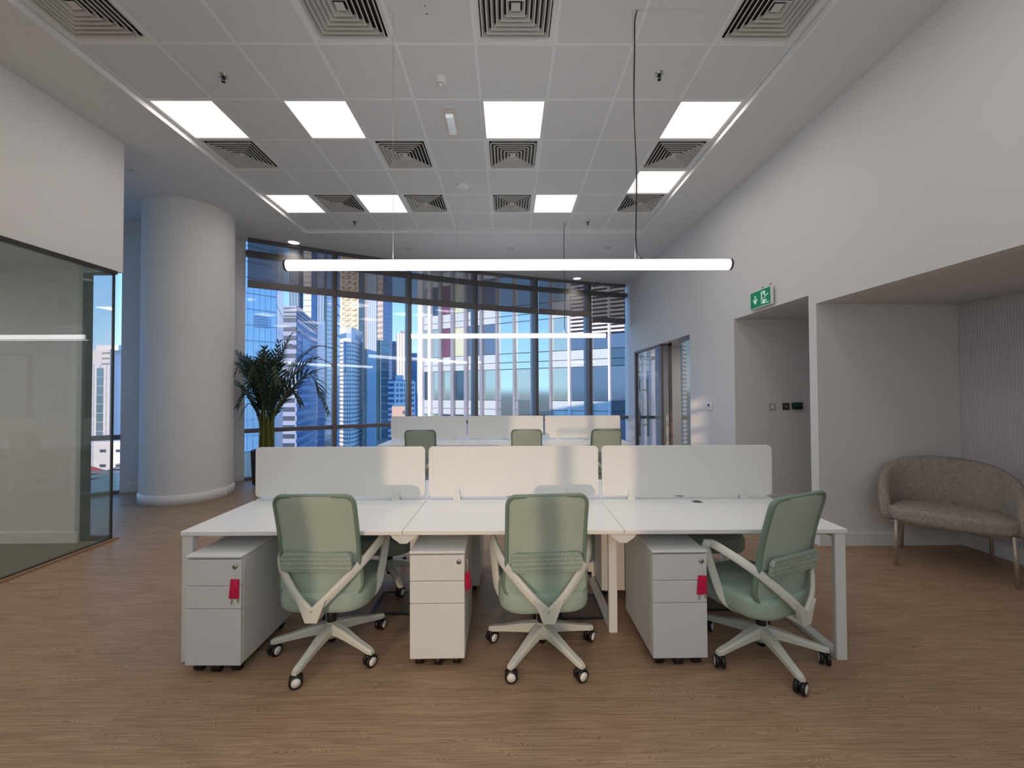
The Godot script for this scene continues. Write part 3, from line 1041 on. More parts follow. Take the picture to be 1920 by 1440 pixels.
func city() -> void:
	var g_blue := mat(c8(132, 190, 232), 0.15, 0.2)
	var g_pale := mat(c8(190, 214, 236), 0.2, 0.2)
	var g_deep := mat(c8(92, 132, 178), 0.15, 0.3)
	var g_teal := mat(c8(110, 150, 170), 0.12, 0.35)
	var g_dark := mat(c8(66, 84, 110), 0.2, 0.2)
	var white := mat(c8(236, 236, 238), 0.7)
	var cream := mat(c8(236, 222, 196), 0.8)
	var grey := mat(c8(150, 158, 166), 0.7)
	var brown := mat(c8(176, 166, 158), 0.7)
	var bluegrey := mat(c8(146, 168, 202), 0.6)
	var line := mat(c8(100, 150, 198), 0.5)
	var steelb := mat(c8(186, 204, 222), 0.5)
	var ground := shell("ground")
	part(ground, "street_level", bx(-900, 900, LOW - 1, LOW, -1600, 60), mat(c8(136, 138, 138), 0.95))

	var b1 := tower("glass_tower", "light blue glass tower nearest the column, with a louvred panel high on its face", [V(-57.4, -88.0), V(-52.1, -94.0), V(-60.3, -112.0)], 45.0, 16.0, g_blue,
		[["floor_line", 0, "bands", line, 3.4, 0.16, 1, 1.0], ["mullion", 0, "fins", line, 0.05, 0.1, 7, 1.0], ["side_cladding", 1, "bands", g_pale, 12.0, 11.6, 1, 0.98]])
	var st := mb()
	facade(st, V(-55.1, -90.6), V(-53.2, -92.75), 15.6, 18.4, 0.55, 0.3, 1, 1.0, 0.5)
	part(b1, "louvre", st, line, Vector3.ZERO, "stuff")

	var b2 := tower("office_tower", "blue grey banded office tower with a stepped flat top, behind the palm", [V(-80.7, -150.0), V(-75.9, -150.0), V(-86.6, -190.0)], 32.6, 20.0, bluegrey, [])
	var y := 26.5
	while y > LOW + 4:
		for e in 2:
			var pa: Vector2 = [V(-80.7, -150.0), V(-75.9, -150.0), V(-86.6, -190.0)][e]
			var pb: Vector2 = [V(-80.7, -150.0), V(-75.9, -150.0), V(-86.6, -190.0)][e + 1]
			st = mb()
			facade(st, pa, pb, y, y + 1.8, 1.8, 1.6, 1, 0.97, 0.4)
			part(b2, "window_band", st, g_dark if e == 0 else g_deep)
			if e == 1 and y < 8.0:
				st = mb()
				fins(st, pa, pb, y - 0.1, y + 1.8, 9, 0.5, 0.6)
				part(b2, "mullion", st, bluegrey, Vector3.ZERO, "stuff")
		y -= 3.2
	for k in 3:
		st = mb()
		for e in 2:
			facade(st, [V(-80.7, -150.0), V(-75.9, -150.0)][e], [V(-75.9, -150.0), V(-86.6, -190.0)][e], 28.4 + 1.4 * k, 29.2 + 1.4 * k, 0.7, 0.35, 1, 1.0, 0.7)
		part(b2, "cornice_line", st, g_dark)
	st = mb()
	facade(st, V(-78.2, -158.6), V(-81.6, -171.3), 12.0, 22.0, 10.0, 9.8, 1, 1.0, 0.8)
	part(b2, "glass_bay", st, g_blue)

	tower("dark_tower", "dark blue slab tower just left of the first window post", [V(-118.4, -260.0), V(-113.9, -260.0)], 45.7, 14.0, g_deep, [["floor_line", 0, "bands", line, 3.6, 0.5, 1, 1.0]])
	tower("slim_tower", "slim pale blue tower edge right beside the first window post", [V(-143.0, -330.0), V(-140.6, -335.0)], 132.0, 10.0, g_pale, [["floor_line", 0, "bands", line, 3.6, 0.4, 1, 1.0]])
	tower("far_tower", "far teal glass tower rising above the stepped office tower, leftmost of the far ones", [V(-247.1, -472.0), V(-237.6, -472.0)], 226.0, 14.0, g_teal, [["mullion", 0, "fins", steelb, 0.5, 0.8, 3, 1.0]])
	tower("far_tower", "far dark narrow tower between the teal glass and the white one", [V(-251.8, -500.0), V(-245.6, -500.0)], 210.0, 14.0, g_dark, [["mullion", 0, "fins", g_teal, 0.5, 0.8, 2, 1.0]])
	tower("far_tower", "far sunlit white tower behind the stepped roof of the office tower", [V(-124.6, -255.0), V(-120.1, -255.0)], 110.0, 14.0, white, [["floor_line", 0, "bands", grey, 3.6, 0.5, 1, 1.0]])
	tower("far_tower", "far mid blue tower right of the sunlit white one", [V(-226.0, -480.0), V(-222.0, -488.0), V(-215.6, -488.0)], 195.0, 14.0, g_deep, [["mullion", 1, "fins", steelb, 0.7, 1.0, 2, 1.0]])
	tower("far_tower", "far cream and glass tower above the dark blue slab", [V(-240.0, -530.0), V(-234.6, -530.0), V(-229.3, -530.0)], 236.0, 14.0, cream, [["glazing", 0, "bands", g_teal, 3.4, 3.0, 1, 0.7]])
	tower("slim_tower", "narrow blue glass tower edge at the left of the second bay", [V(-58.3, -140.0), V(-60.4, -150.0)], 70.0, 8.0, g_blue, [["floor_line", 0, "bands", line, 3.6, 0.3, 1, 1.0]])

	# cream tower with two columns of rounded balconies
	var b5 := tower("apartment_tower", "tall cream apartment tower with two columns of rounded balconies", [V(-105.4, -262.0), V(-93.8, -262.0), V(-106.3, -310.0)], 130.0, 14.0, cream, [["side_glass", 1, "bands", brown, 3.4, 2.9, 6, 0.7]])
	st = mb()
	var bal := mb()
	y = 30.0
	while y < 128.0:
		for x: float in [-103.0, -99.6, -96.2]: add(st, x - 1.0, x + 1.0, y, y + 1.7, -261.95, -261.6)
		for x: float in [-101.0, -96.4]: cyl(bal, Vector3(x, y - 0.5, -262.0), Vector3(x, y + 0.7, -262.0), 1.6, 8)
		y += 3.3
	part(b5, "window", st, g_dark, Vector3.ZERO, "stuff")
	part(b5, "balcony", bal, cream, Vector3.ZERO, "stuff")

	# white tower with a grid of small dark windows
	var wp := [V(-93.4, -232.0), V(-87.6, -226.6), V(-85.5, -228.0), V(-84.9, -232.0), V(-87.0, -250.0)]
	var b6 := tower("white_tower", "white tower with a close grid of small dark windows, right of the first window post", wp, 37.0, 14.0, white,
		[["window", 0, "grid", g_dark, 2.26, 0.95, 4, 0.55, LOW, 29.5], ["window", 1, "grid", g_dark, 2.26, 0.95, 2, 0.4, LOW, 29.5], ["window", 2, "grid", g_dark, 2.26, 0.95, 2, 0.36, LOW, 29.5], ["window", 3, "grid", g_dark, 2.26, 0.95, 6, 0.4, LOW, 29.5],
		["attic_band", 0, "bands", g_deep, 3.4, 2.6, 1, 0.99, 30.2, 34.0], ["attic_band", 1, "bands", g_pale, 3.4, 2.6, 1, 1.0, 30.2, 34.0], ["attic_band", 2, "bands", g_pale, 3.4, 2.6, 1, 1.0, 30.2, 34.0], ["attic_band", 3, "bands", g_pale, 3.4, 2.6, 1, 1.0, 30.2, 34.0]])
	part(b6, "dark_strip", plank_between(Vector3(-89.4, 0, -228.0), Vector3(-87.9, 0, -226.7), 13.0, 29.0, 0.9), g_deep)
	tower("glass_tower", "tall pale blue glass tower right of the white gridded tower", [V(-82.3, -240.0), V(-80.4, -239.0), V(-75.9, -240.0)], 112.0, 12.0, g_pale, [["mullion", 1, "fins", steelb, 0.5, 0.6, 4, 1.0], ["dark_glass", 0, "bands", brown, 3.4, 3.1, 1, 0.9]])
	tower("far_tower", "far stepped tower of white columns and blue glass, left of the open sky", [V(-126.9, -400.0), V(-118.3, -395.0), V(-112.0, -404.0)], 130.0, 20.0, brown, [["column_stack", 0, "grid", white, 5.2, 2.8, 5, 0.5], ["glazing", 1, "bands", g_deep, 4.0, 3.6, 1, 0.95]])
	tower("glass_tower", "teal glass tower below the far stepped tower", [V(-95.2, -300.0), V(-91.0, -298.0), V(-87.1, -305.0)], 38.5, 14.0, g_teal, [["mullion", 0, "fins", cream, 0.5, 0.8, 2, 1.0], ["floor_line", 1, "bands", brown, 6.0, 0.9, 1, 1.0]])
	var r1 := tower("far_tower", "far pale tower with a rounded dark cap, left of the plain white tower", [V(-120.6, -430.0), V(-114.6, -430.0)], 50.0, 14.0, white, [["dark_glass", 0, "fins", g_deep, 0.8, 0.8, 3, 1.0]])
	st = mb(true)
	lathe(st, [Vector2(3.4, 0), Vector2(3.2, 1.6), Vector2(2.2, 3.4), Vector2(0, 4.2)], 16, Vector3(-117.6, 50.0, -431.0))
	part(r1, "cap", st, g_deep)
	var r2 := tower("far_tower", "far plain white tower against the sky, left of the second window post", [V(-109.3, -410.0), V(-98.8, -410.0)], 59.0, 14.0, white, [["recess", 0, "fins", grey, 0.5, 0.6, 4, 1.0]])
	part(r2, "plant_room", bx(-106, -101, 58, 61.5, -416, -411), grey)
	var h := tower("hotel", "low white hotel with blue balcony bands behind the rear desk", [V(-51.6, -180.0), V(-48.5, -179.0), V(-42.0, -187.0)], 6.8, 14.0, g_deep, [["balcony", 0, "bands", white, 2.3, 1.0, 1, 1.02], ["balcony", 1, "bands", white, 2.3, 1.0, 1, 1.02], ["bay_divider", 1, "fins", white, 0.5, 0.6, 5, 1.0, LOW, 6.0]])
	part(h, "roof_screen", bx(-49.5, -46.5, 6.7, 8.8, -186, -184), white)
	tower("podium", "beige podium block low behind the left end of the rear desk", [V(-33.4, -120.0), V(-31.2, -120.0), V(-27.6, -120.0)], -2.7, 14.0, mat(c8(196, 176, 164), 0.8), [["opening", 1, "bands", g_dark, 3.4, 1.0, 1, 0.5]])
	tower("podium", "low beige roof block beside the second window post", [V(-25.0, -104.0), V(-18.6, -104.0)], -5.0, 8.0, mat(c8(186, 166, 156), 0.8), [["opening", 0, "bands", grey, 4.4, 0.6, 1, 0.8]])
	tower("glass_tower", "plain blue tower right of the second window post", [V(-71.2, -300.0), V(-65.4, -300.0)], 29.3, 14.0, g_deep, [["floor_line", 0, "bands", line, 3.4, 0.6, 1, 1.0]])
	tower("far_tower", "small pale far tower against the near glass building's edge", [V(-66.4, -310.0), V(-58.2, -310.0)], 12.0, 14.0, cream, [["window", 0, "grid", grey, 3.2, 1.2, 3, 0.5]])

	near_building()

	# what shows past the glass room
	var lt := tower("white_tower", "white framed tower with green glass seen past the glass room", [V(-148.7, -150.0), V(-140.1, -148.0), V(-147.0, -165.0)], 17.0, 14.0, white, [["glazing", 0, "bands", g_teal, 3.2, 3.0, 1, 0.34, LOW, 10.5], ["glazing", 0, "bands", g_pale, 3.2, 2.9, 3, 0.08, LOW, 12.0]])
	var lt2 := mb()
	for k in 3: facade(lt2, V(-143.6, -148.9), V(-140.3, -148.1), 11.2 + 1.9 * k, 12.5 + 1.9 * k, 1.3, 0.6, 1, 1.0, 0.5)
	part(lt, "louvre_band", lt2, grey)
	part(lt, "roof_edge", bx(-148, -140, 16.9, 18.8, -158, -151), white)
	tower("far_block", "far white block of flats low at the skyline past the glass room", [V(-335.5, -330.0), V(-320.6, -330.0)], -6.7, 14.0, white, [["window", 0, "grid", grey, 3.2, 1.6, 6, 0.55]])
	tower("far_block", "low far rooftops below the white block past the glass room", [V(-270.0, -250.0), V(-244.0, -250.0)], -17.4, 30.0, grey, [["window", 0, "grid", white, 3.4, 1.4, 8, 0.5]])
	var lp := tower("podium", "white podium at the foot of the green glass tower", [V(-117.5, -120.0), V(-108.5, -120.0)], -12.8, 10.0, white, [["opening", 0, "bands", g_dark, 4.2, 0.8, 2, 0.36]])
	part(lp, "parapet", bx(-117.5, -108.5, -13.0, -12.2, -120.6, -119.8), white)
	tower("low_building", "low grey car park roof left of the white podium", [V(-180.7, -160.0), V(-155.5, -160.0)], -13.6, 20.0, grey, [["opening", 0, "bands", g_dark, 3.4, 1.3, 6, 0.8]])
	var hd := thing("site_hoarding", "long red printed hoarding along the street past the glass room", "hoarding")
	part(hd, "panel", plank_between(Vector3(-103.5, 0, -101.0), Vector3(-76.0, 0, -83.5), -20.4, -14.9, 0.3), mat(c8(178, 44, 54), 0.6))
	st = mb()
	for k in 6: wall_bar(st, Vector3(-99.5 + k * 3.4, 0, -98.0 + k * 2.15), Vector3(-98.0 + k * 3.4, 0, -97.05 + k * 2.15), -19.2, -16.4, 0.5)
	part(hd, "print_block", st, g_dark)
	var rd := shell("street")
	part(rd, "carriageway", plank_between(Vector3(-96.0, 0, -92.0), Vector3(-60.0, 0, -69.0), LOW, LOW + 0.05, 14.0), mat(c8(120, 126, 132), 0.9))
	part(rd, "kerb", plank_between(Vector3(-100.0, 0, -82.0), Vector3(-60.0, 0, -58.0), LOW, LOW + 0.3, 1.2), mat(c8(206, 206, 200), 0.9))

func near_building() -> void:
	var t := thing("glass_building", "near glass office building filling the right half of the window wall", "building")
	var o := Vector2(-3.223, -40.0)
	var d := Vector2(0.8713, 0.4907)
	var nrm := Vector2(-0.4907, 0.8713)
	var xf := Transform3D(Basis(Vector3.UP, atan2(-d.y, d.x)), Vector3(o.x, 0, o.y))  # local x runs to the right along the front, local z comes towards the viewer
	t.transform = xf
	var pier := mat(c8(220, 222, 230), 0.6)
	var fin := mat(c8(150, 154, 166), 0.5, 0.2)
	var spandrel := mat(c8(196, 214, 224), 0.25, 0.1)
	var dark := mat(c8(70, 104, 130), 0.08, 0.5)
	var tealg := mat(c8(166, 194, 200), 0.06, 0.6)
	var skyg := mat(c8(200, 226, 240), 0.04, 0.9)
	var deepg := mat(c8(92, 122, 154), 0.08, 0.4)
	var pale := mat(c8(206, 222, 196), 0.3, 0.1)
	var plum := mat(c8(112, 76, 108), 0.3, 0.2)
	part(t, "core", bx(-6.8, 34.0, LOW, 34.0, -14.0, -0.55), mat(c8(120, 132, 140), 0.6))
	# posts: position along the front, width, material
	var posts := [[-6.6, 0.62, 0], [-5.4, 0.4, 0], [-4.06, 0.36, 1], [-2.53, 0.36, 1], [-0.94, 0.34, 1], [0.85, 0.28, 1], [2.56, 0.2, 1], [4.37, 0.2, 1], [6.2, 0.3, 1], [7.94, 0.18, 1], [9.66, 0.2, 0], [11.5, 0.3, 1], [13.09, 0.16, 0], [14.8, 0.2, 0], [16.6, 0.2, 1], [18.4, 0.2, 1], [20.2, 0.2, 1], [22.0, 0.2, 1]]
	for p: Array in posts: part(t, "post", bx(p[0] - p[1] / 2, p[0] + p[1] / 2, LOW, 33.0, -0.3, 0.22), pier if p[2] == 0 else fin)
	var levels := []
	for f in range(-4, 8):
		var y0 := 0.66 + 4.29 * f
		levels.append([y0, y0 + 2.81, true, f])
		levels.append([y0 + 2.85, y0 + 3.42, false, f])
		levels.append([y0 + 3.46, y0 + 4.25, false, f])
	var rng := RandomNumberGenerator.new()
	rng.seed = 5
	var bands := mb()
	var far_panes := mb()
	for i in posts.size() - 1:
		var x0: float = posts[i][0] + posts[i][1] / 2
		var x1: float = posts[i + 1][0] - posts[i + 1][1] / 2
		for l: Array in levels:
			var m: Material = spandrel
			var f: int = l[3]
			if l[2]:
				m = [dark, tealg, tealg, dark][rng.randi() % 4]
				if i >= 6 and i <= 9: m = skyg if i != 9 else tealg
				if i == 7: m = tealg if f < 1 else skyg
				if i == 2 and f >= 1: m = plum
				if i == 3 and f >= 1: m = pale
				if i >= 4 and i <= 5 and f >= 1: m = deepg
				if i >= 10: m = deepg
			elif i >= 6 and i <= 8: m = skyg
			elif i >= 12: m = dark
			if i >= 10 and (f >= 2 or (f == 1 and not l[2])): continue
			var y1: float = 6.1 if i >= 10 and f == 1 else l[1]
			if f < -1 or f > 2: add(far_panes, x0, x1, l[0], y1, -0.16, -0.1)
			else: part(t, "pane", bx(x0, x1, l[0], y1, -0.16, -0.1, 0.015), m)
	part(t, "pane_rest", far_panes, tealg, Vector3.ZERO, "stuff")
	# ceiling lights seen inside and louvres at the right
	var st := mb()
	var y := 6.25
	while y < 30.0:
		add(st, 9.76, 24.0, y, y + 0.16, -0.3, -0.02)
		y += 0.33
	part(t, "louvre", st, pier, Vector3.ZERO, "stuff")

# ------------------------------------------------------------------ desks
func bench_desk() -> Node3D:
	var t := thing("bench_desk", "front white bench desk for six with loop legs, nearest the camera", "desk", Vector3(0.03, 0, -2.92), -0.6, "white bench desks")
	for s: float in [1.0, -1.0]:
		for k in 3:
			var x0 := -1.806 + 1.2047 * k
			part(t, "worktop", bx(x0 + 0.0015, x0 + 1.2032, 0.687, 0.712, 0.012 * s, 0.648 * s, 0.003), M.white)
	var rail := mb()
	add(rail, -1.78, 1.78, 0.715 - 0.028, 0.7135, -0.03, 0.03)
	part(t, "centre_rail", rail, M.white_metal)
	rail = mb()
	for z: float in [-0.42, 0.42]: add(rail, -1.70, 1.70, 0.645, 0.686, z - 0.02, z + 0.02, 0.004)
	part(t, "beam", rail, M.white_metal)
	for x: float in [-1.777, 1.777]: loop_leg(t, x, 0.635, 0.058)
	for x: float in [-0.602, 0.603]: loop_leg(t, x, 0.37, 0.052)
	for x: float in [-0.602, 0.603]:
		for s: float in [-1.0, 1.0]:
			var st := mb()
			extrude(st, PackedVector2Array([Vector2(-0.075, 0.687), Vector2(0.075, 0.687), Vector2(0.06, 0.662), Vector2(0.018, 0.632), Vector2(-0.018, 0.632), Vector2(-0.06, 0.662)]), -0.02, 0.02, Transform3D(Basis(), Vector3(x, 0, s * 0.60)))
			part(t, "joint_bracket", st, M.white_metal)
	for x: float in [-1.68, 1.68]:
		for s: float in [-1.0, 1.0]:
			var st := mb()
			box(st, Vector3(x, 0.676, s * 0.58), Vector3(0.11, 0.022, 0.05), 0.006)
			part(t, "clamp", st, M.white_metal)
	for k in 3:
		for s: float in [-1.0, 1.0]:
			var st := mb(true)
			var c := Vector3(-1.806 + 1.2047 * k + (0.64 if s > 0 else 0.58), 0.712, s * 0.085)
			lathe(st, [Vector2(0.022, 0.0015), Vector2(0.034, 0.0015), Vector2(0.038, 0.0), Vector2(0.038, -0.004)], 20, c)
			part(t, "grommet", st, M.steel)
			st = mb()
			cyl(st, c + Vector3(0, -0.004, 0), c + Vector3(0, 0.0008, 0), 0.023, 16)
			part(t, "cable_hole", st, M.black)
	var tray := mb()
	add(tray, -1.55, 1.55, 0.56, 0.57, -0.12, 0.12)
	for z: float in [-0.12, 0.12]: add(tray, -1.55, 1.55, 0.56, 0.64, z - 0.004, z + 0.004)
	for x: float in [-1.3, -0.3, 0.3, 1.3]: add(tray, x - 0.01, x + 0.01, 0.565, 0.69, -0.02, 0.02)
	part(t, "cable_tray", tray, M.white_metal)
	return t

func loop_leg(t: Node3D, x: float, reach: float, w: float) -> void:
	var st := mb()
	for s: float in [-1.0, 1.0]: add(st, x - w / 2, x + w / 2, 0.0, 0.686, s * reach, s * (reach - 0.03), 0.004)
	add(st, x - w / 2, x + w / 2, 0.0, 0.03, -reach + 0.02, reach - 0.02, 0.003)
	add(st, x - w / 2, x + w / 2, 0.656, 0.686, -reach + 0.02, reach - 0.02, 0.003)
	part(t, "leg", st, M.white_metal)

func privacy_screen(label: String) -> Node3D:
	var t := thing("desk_screen", label, "desk divider", Vector3.ZERO, 0.0, "white screens along the desks")
	var st := mb()
	extrude(st, rounded(1.178, 0.345, 0.028, 5, Vector2(0, 0.9065)), -0.009, 0.009)
	part(t, "panel", st, M.screen)
	for x: float in [-0.39, 0.39]:
		st = mb()
		for s: float in [-1.0, 1.0]:
			extrude(st, PackedVector2Array([Vector2(-0.026, 0.712), Vector2(0.026, 0.712), Vector2(0.016, 0.782), Vector2(0.012, 0.786), Vector2(-0.012, 0.786), Vector2(-0.016, 0.782)]), 0.0095, 0.03, Transform3D(Basis(Vector3.UP, 0.0 if s > 0 else PI), Vector3(x, 0, 0)))
		part(t, "clamp_foot", st, M.white_metal)
	return t

func pedestal() -> Node3D:
	var t := thing("drawer_pedestal", "", "cabinet", Vector3.ZERO, 0.0, "white three-drawer pedestals under the desks")
	part(t, "carcass", bx(-0.146, 0.146, 0.052, 0.600, -0.50, -0.02, 0.003), M.cab)
	part(t, "top", bx(-0.148, 0.148, 0.602, 0.614, -0.502, 0.002, 0.003), M.cab)
	for q: Array in [[0.459, 0.594], [0.341, 0.456], [0.050, 0.338]]: part(t, "drawer", bx(-0.145, 0.145, q[0], q[1], -0.018, 0.0, 0.0025), M.cab)
	var top_drawer := t.get_node("drawer")
	var st := mb(true)
	cyl(st, Vector3(0.115, 0.560, 0.0), Vector3(0.115, 0.560, 0.006), 0.0125, 18)
	part(top_drawer, "lock", st, M.steel)
	part(top_drawer, "keyhole", bx(0.1135, 0.1165, 0.555, 0.565, 0.005, 0.0066), M.black)
	for q: Array in [[-0.10, -0.05], [0.10, -0.05], [-0.10, -0.44], [0.10, -0.44], [0.0, -0.04]]:
		st = mb(true)
		cyl(st, Vector3(q[0] - 0.02, 0.026, q[1]), Vector3(q[0] + 0.02, 0.026, q[1]), 0.026, 14)
		part(t, "caster", st, M.black)
	return t

func key_pouch(label: String, at: Vector3, turn: float, tilt: float) -> void:
	var t := thing("key_pouch", label, "key tag", at, turn, "red key pouches on the pedestals")
	var st := mb()
	var xf := Transform3D(Basis(Vector3.BACK, deg_to_rad(tilt)), Vector3(0, -0.035, 0.006))
	var n := 6
	for s: float in [-1.0, 1.0]:
		for i in n:
			for j in n:
				var q := []
				for k: Array in [[i, j], [i + 1, j], [i + 1, j + 1], [i, j + 1]]:
					var u: float = k[0] / float(n) - 0.5
					var v: float = k[1] / float(n)
					var puff := 0.007 * (1.0 - 4.0 * u * u) * sin(v * PI) + 0.0015 * sin(u * 21.0 + v * 9.0)
					q.append(xf * Vector3(u * (0.045 + 0.008 * v), -v * 0.10, s * puff + 0.0))
				quad_o(st, q[0], q[1], q[2], q[3], (q[0] + q[2]) / 2 - Vector3(0, 0, s * 0.02))
	part(t, "pouch", st, M.pink)
	st = mb(true)
	tube(st, [Vector3(0, 0.03, 0.004), Vector3(0.004, 0.0, 0.008), Vector3(0, -0.036, 0.006)], [0.001], 6)
	part(t, "string", st, M.trim)
	for k in 2:
		st = mb()
		box(st, Vector3(-0.006 + 0.012 * k, -0.142 - 0.006 * k, 0.006), Vector3(0.007, 0.03, 0.002), 0.0008, Transform3D(Basis(Vector3.BACK, 0.15 - 0.3 * k), Vector3.ZERO))
		part(t, "key", st, M.steel)

func desks() -> void:
	var d1 := bench_desk()
	dup(d1, Vector3(-0.045, 0, -6.55), -0.4, "rear white bench desk nearer the window wall", "bench_desk")
	var names := ["front desk's left white screen, before the palm", "front desk's middle white screen, above the middle chair", "front desk's right white screen, before the glass door", "rear desk's left white screen near the window", "rear desk's middle white screen near the window", "rear desk's right white screen by the right wall"]
	var s0: Node3D = null
	for r in 2:
		for k in 3:
			var b := Basis(Vector3.UP, deg_to_rad([-0.6, -0.4][r]))
			var at := Vector3(0.03, 0, -2.92) + b * Vector3(-1.2047 + 1.2047 * k + 0.003, 0.002, 0) if r == 0 else Vector3(-0.045, 0, -6.55) + b * Vector3(-1.2047 + 1.2047 * k, 0.002, 0)
			if s0 == null:
				s0 = privacy_screen(names[0])
				s0.position = at
				s0.rotation_degrees.y = -0.6
			else: dup(s0, at, [-0.6, -0.4][r], names[r * 3 + k], "desk_screen")
	var p0 := pedestal()
	p0.set_meta("label", "white three-drawer pedestal at the left end of the front desk, red pouch on its front")
	p0.position = Vector3(-1.537, 0, -2.20)
	p0.rotation_degrees.y = -1.0
	dup(p0, Vector3(-0.382, 0, -2.237), 0.5, "white three-drawer pedestal left of the middle chair, pouch hanging at its side", "drawer_pedestal")
	dup(p0, Vector3(0.904, 0, -2.222), 0.5, "white three-drawer pedestal beside the turned right-hand chair", "drawer_pedestal")
	dup(p0, Vector3(0.80, 0, -3.47), 180.0, "white pedestal on the far side of the front desk, seen right of the middle chair", "drawer_pedestal")
	dup(p0, Vector3(-0.36, 0, -3.56), 180.0, "white pedestal on the far side of the front desk, hidden behind the middle near pedestal", "drawer_pedestal")
	dup(p0, Vector3(-1.55, 0, -3.56), 180.0, "white pedestal on the far side of the front desk, behind the leftmost near pedestal", "drawer_pedestal")
	key_pouch("red key pouch hanging on the front of the leftmost pedestal", Vector3(-1.422, 0.530, -2.201), 0.0, -3.0)
	key_pouch("red key pouch hanging at the side edge of the pedestal left of the middle chair", Vector3(-0.229, 0.535, -2.256), 62.0, 8.0)
	key_pouch("red key pouch hanging on the pedestal beside the turned right-hand chair", Vector3(1.022, 0.520, -2.222), 0.0, -2.0)
	# floor boxes with dark frames below the desk
	for q: Array in [[-0.77, -2.93, "black floor box frame under the front desk, right of the left chair"], [0.47, -2.86, "black floor box frame under the front desk, behind the middle chair"], [1.45, -2.95, "black floor box frame under the front desk, behind the right chair"]]:
		var t := thing("floor_box", q[2], "floor box", Vector3(q[0], 0, q[1]), 0.0, "floor boxes under the front desk")
		var st := mb()
		for s: float in [-1.0, 1.0]:
			add(st, s * 0.14 - 0.012, s * 0.14 + 0.012, 0, 0.006, -0.16, 0.16)
			add(st, -0.13, 0.13, 0, 0.006, s * 0.15 - 0.011, s * 0.15 + 0.011)
		part(t, "frame", st, M.black)
		part(t, "lid", bx(-0.127, 0.127, 0, 0.004, -0.138, 0.138), mat(c8(120, 94, 76), 0.5))

# ------------------------------------------------------------------ office chairs
func back_w(y: float) -> float:
	var w := 0.208
	if y > 0.875:
		var k := (y - 0.875) / 0.052
		w -= 0.048 * (1.0 - sqrt(maxf(0.0, 1.0 - k * k)))
	if y < 0.56: w += 0.014 * sin((0.56 - y) / 0.12 * PI / 2) if y > 0.44 else 0.014
	if y < 0.44:
		var k := (0.44 - y) / 0.10
		w -= 0.13 * (1.0 - sqrt(maxf(0.0, 1.0 - k * k)))
	return w

func back_p(x: float, y: float) -> Vector3:
	return Vector3(x, y, 0.155 + (y - 0.38) * 0.17 - 0.02 * sin(clampf((y - 0.38) / 0.5, 0, 1) * PI) - 0.75 * x * x)

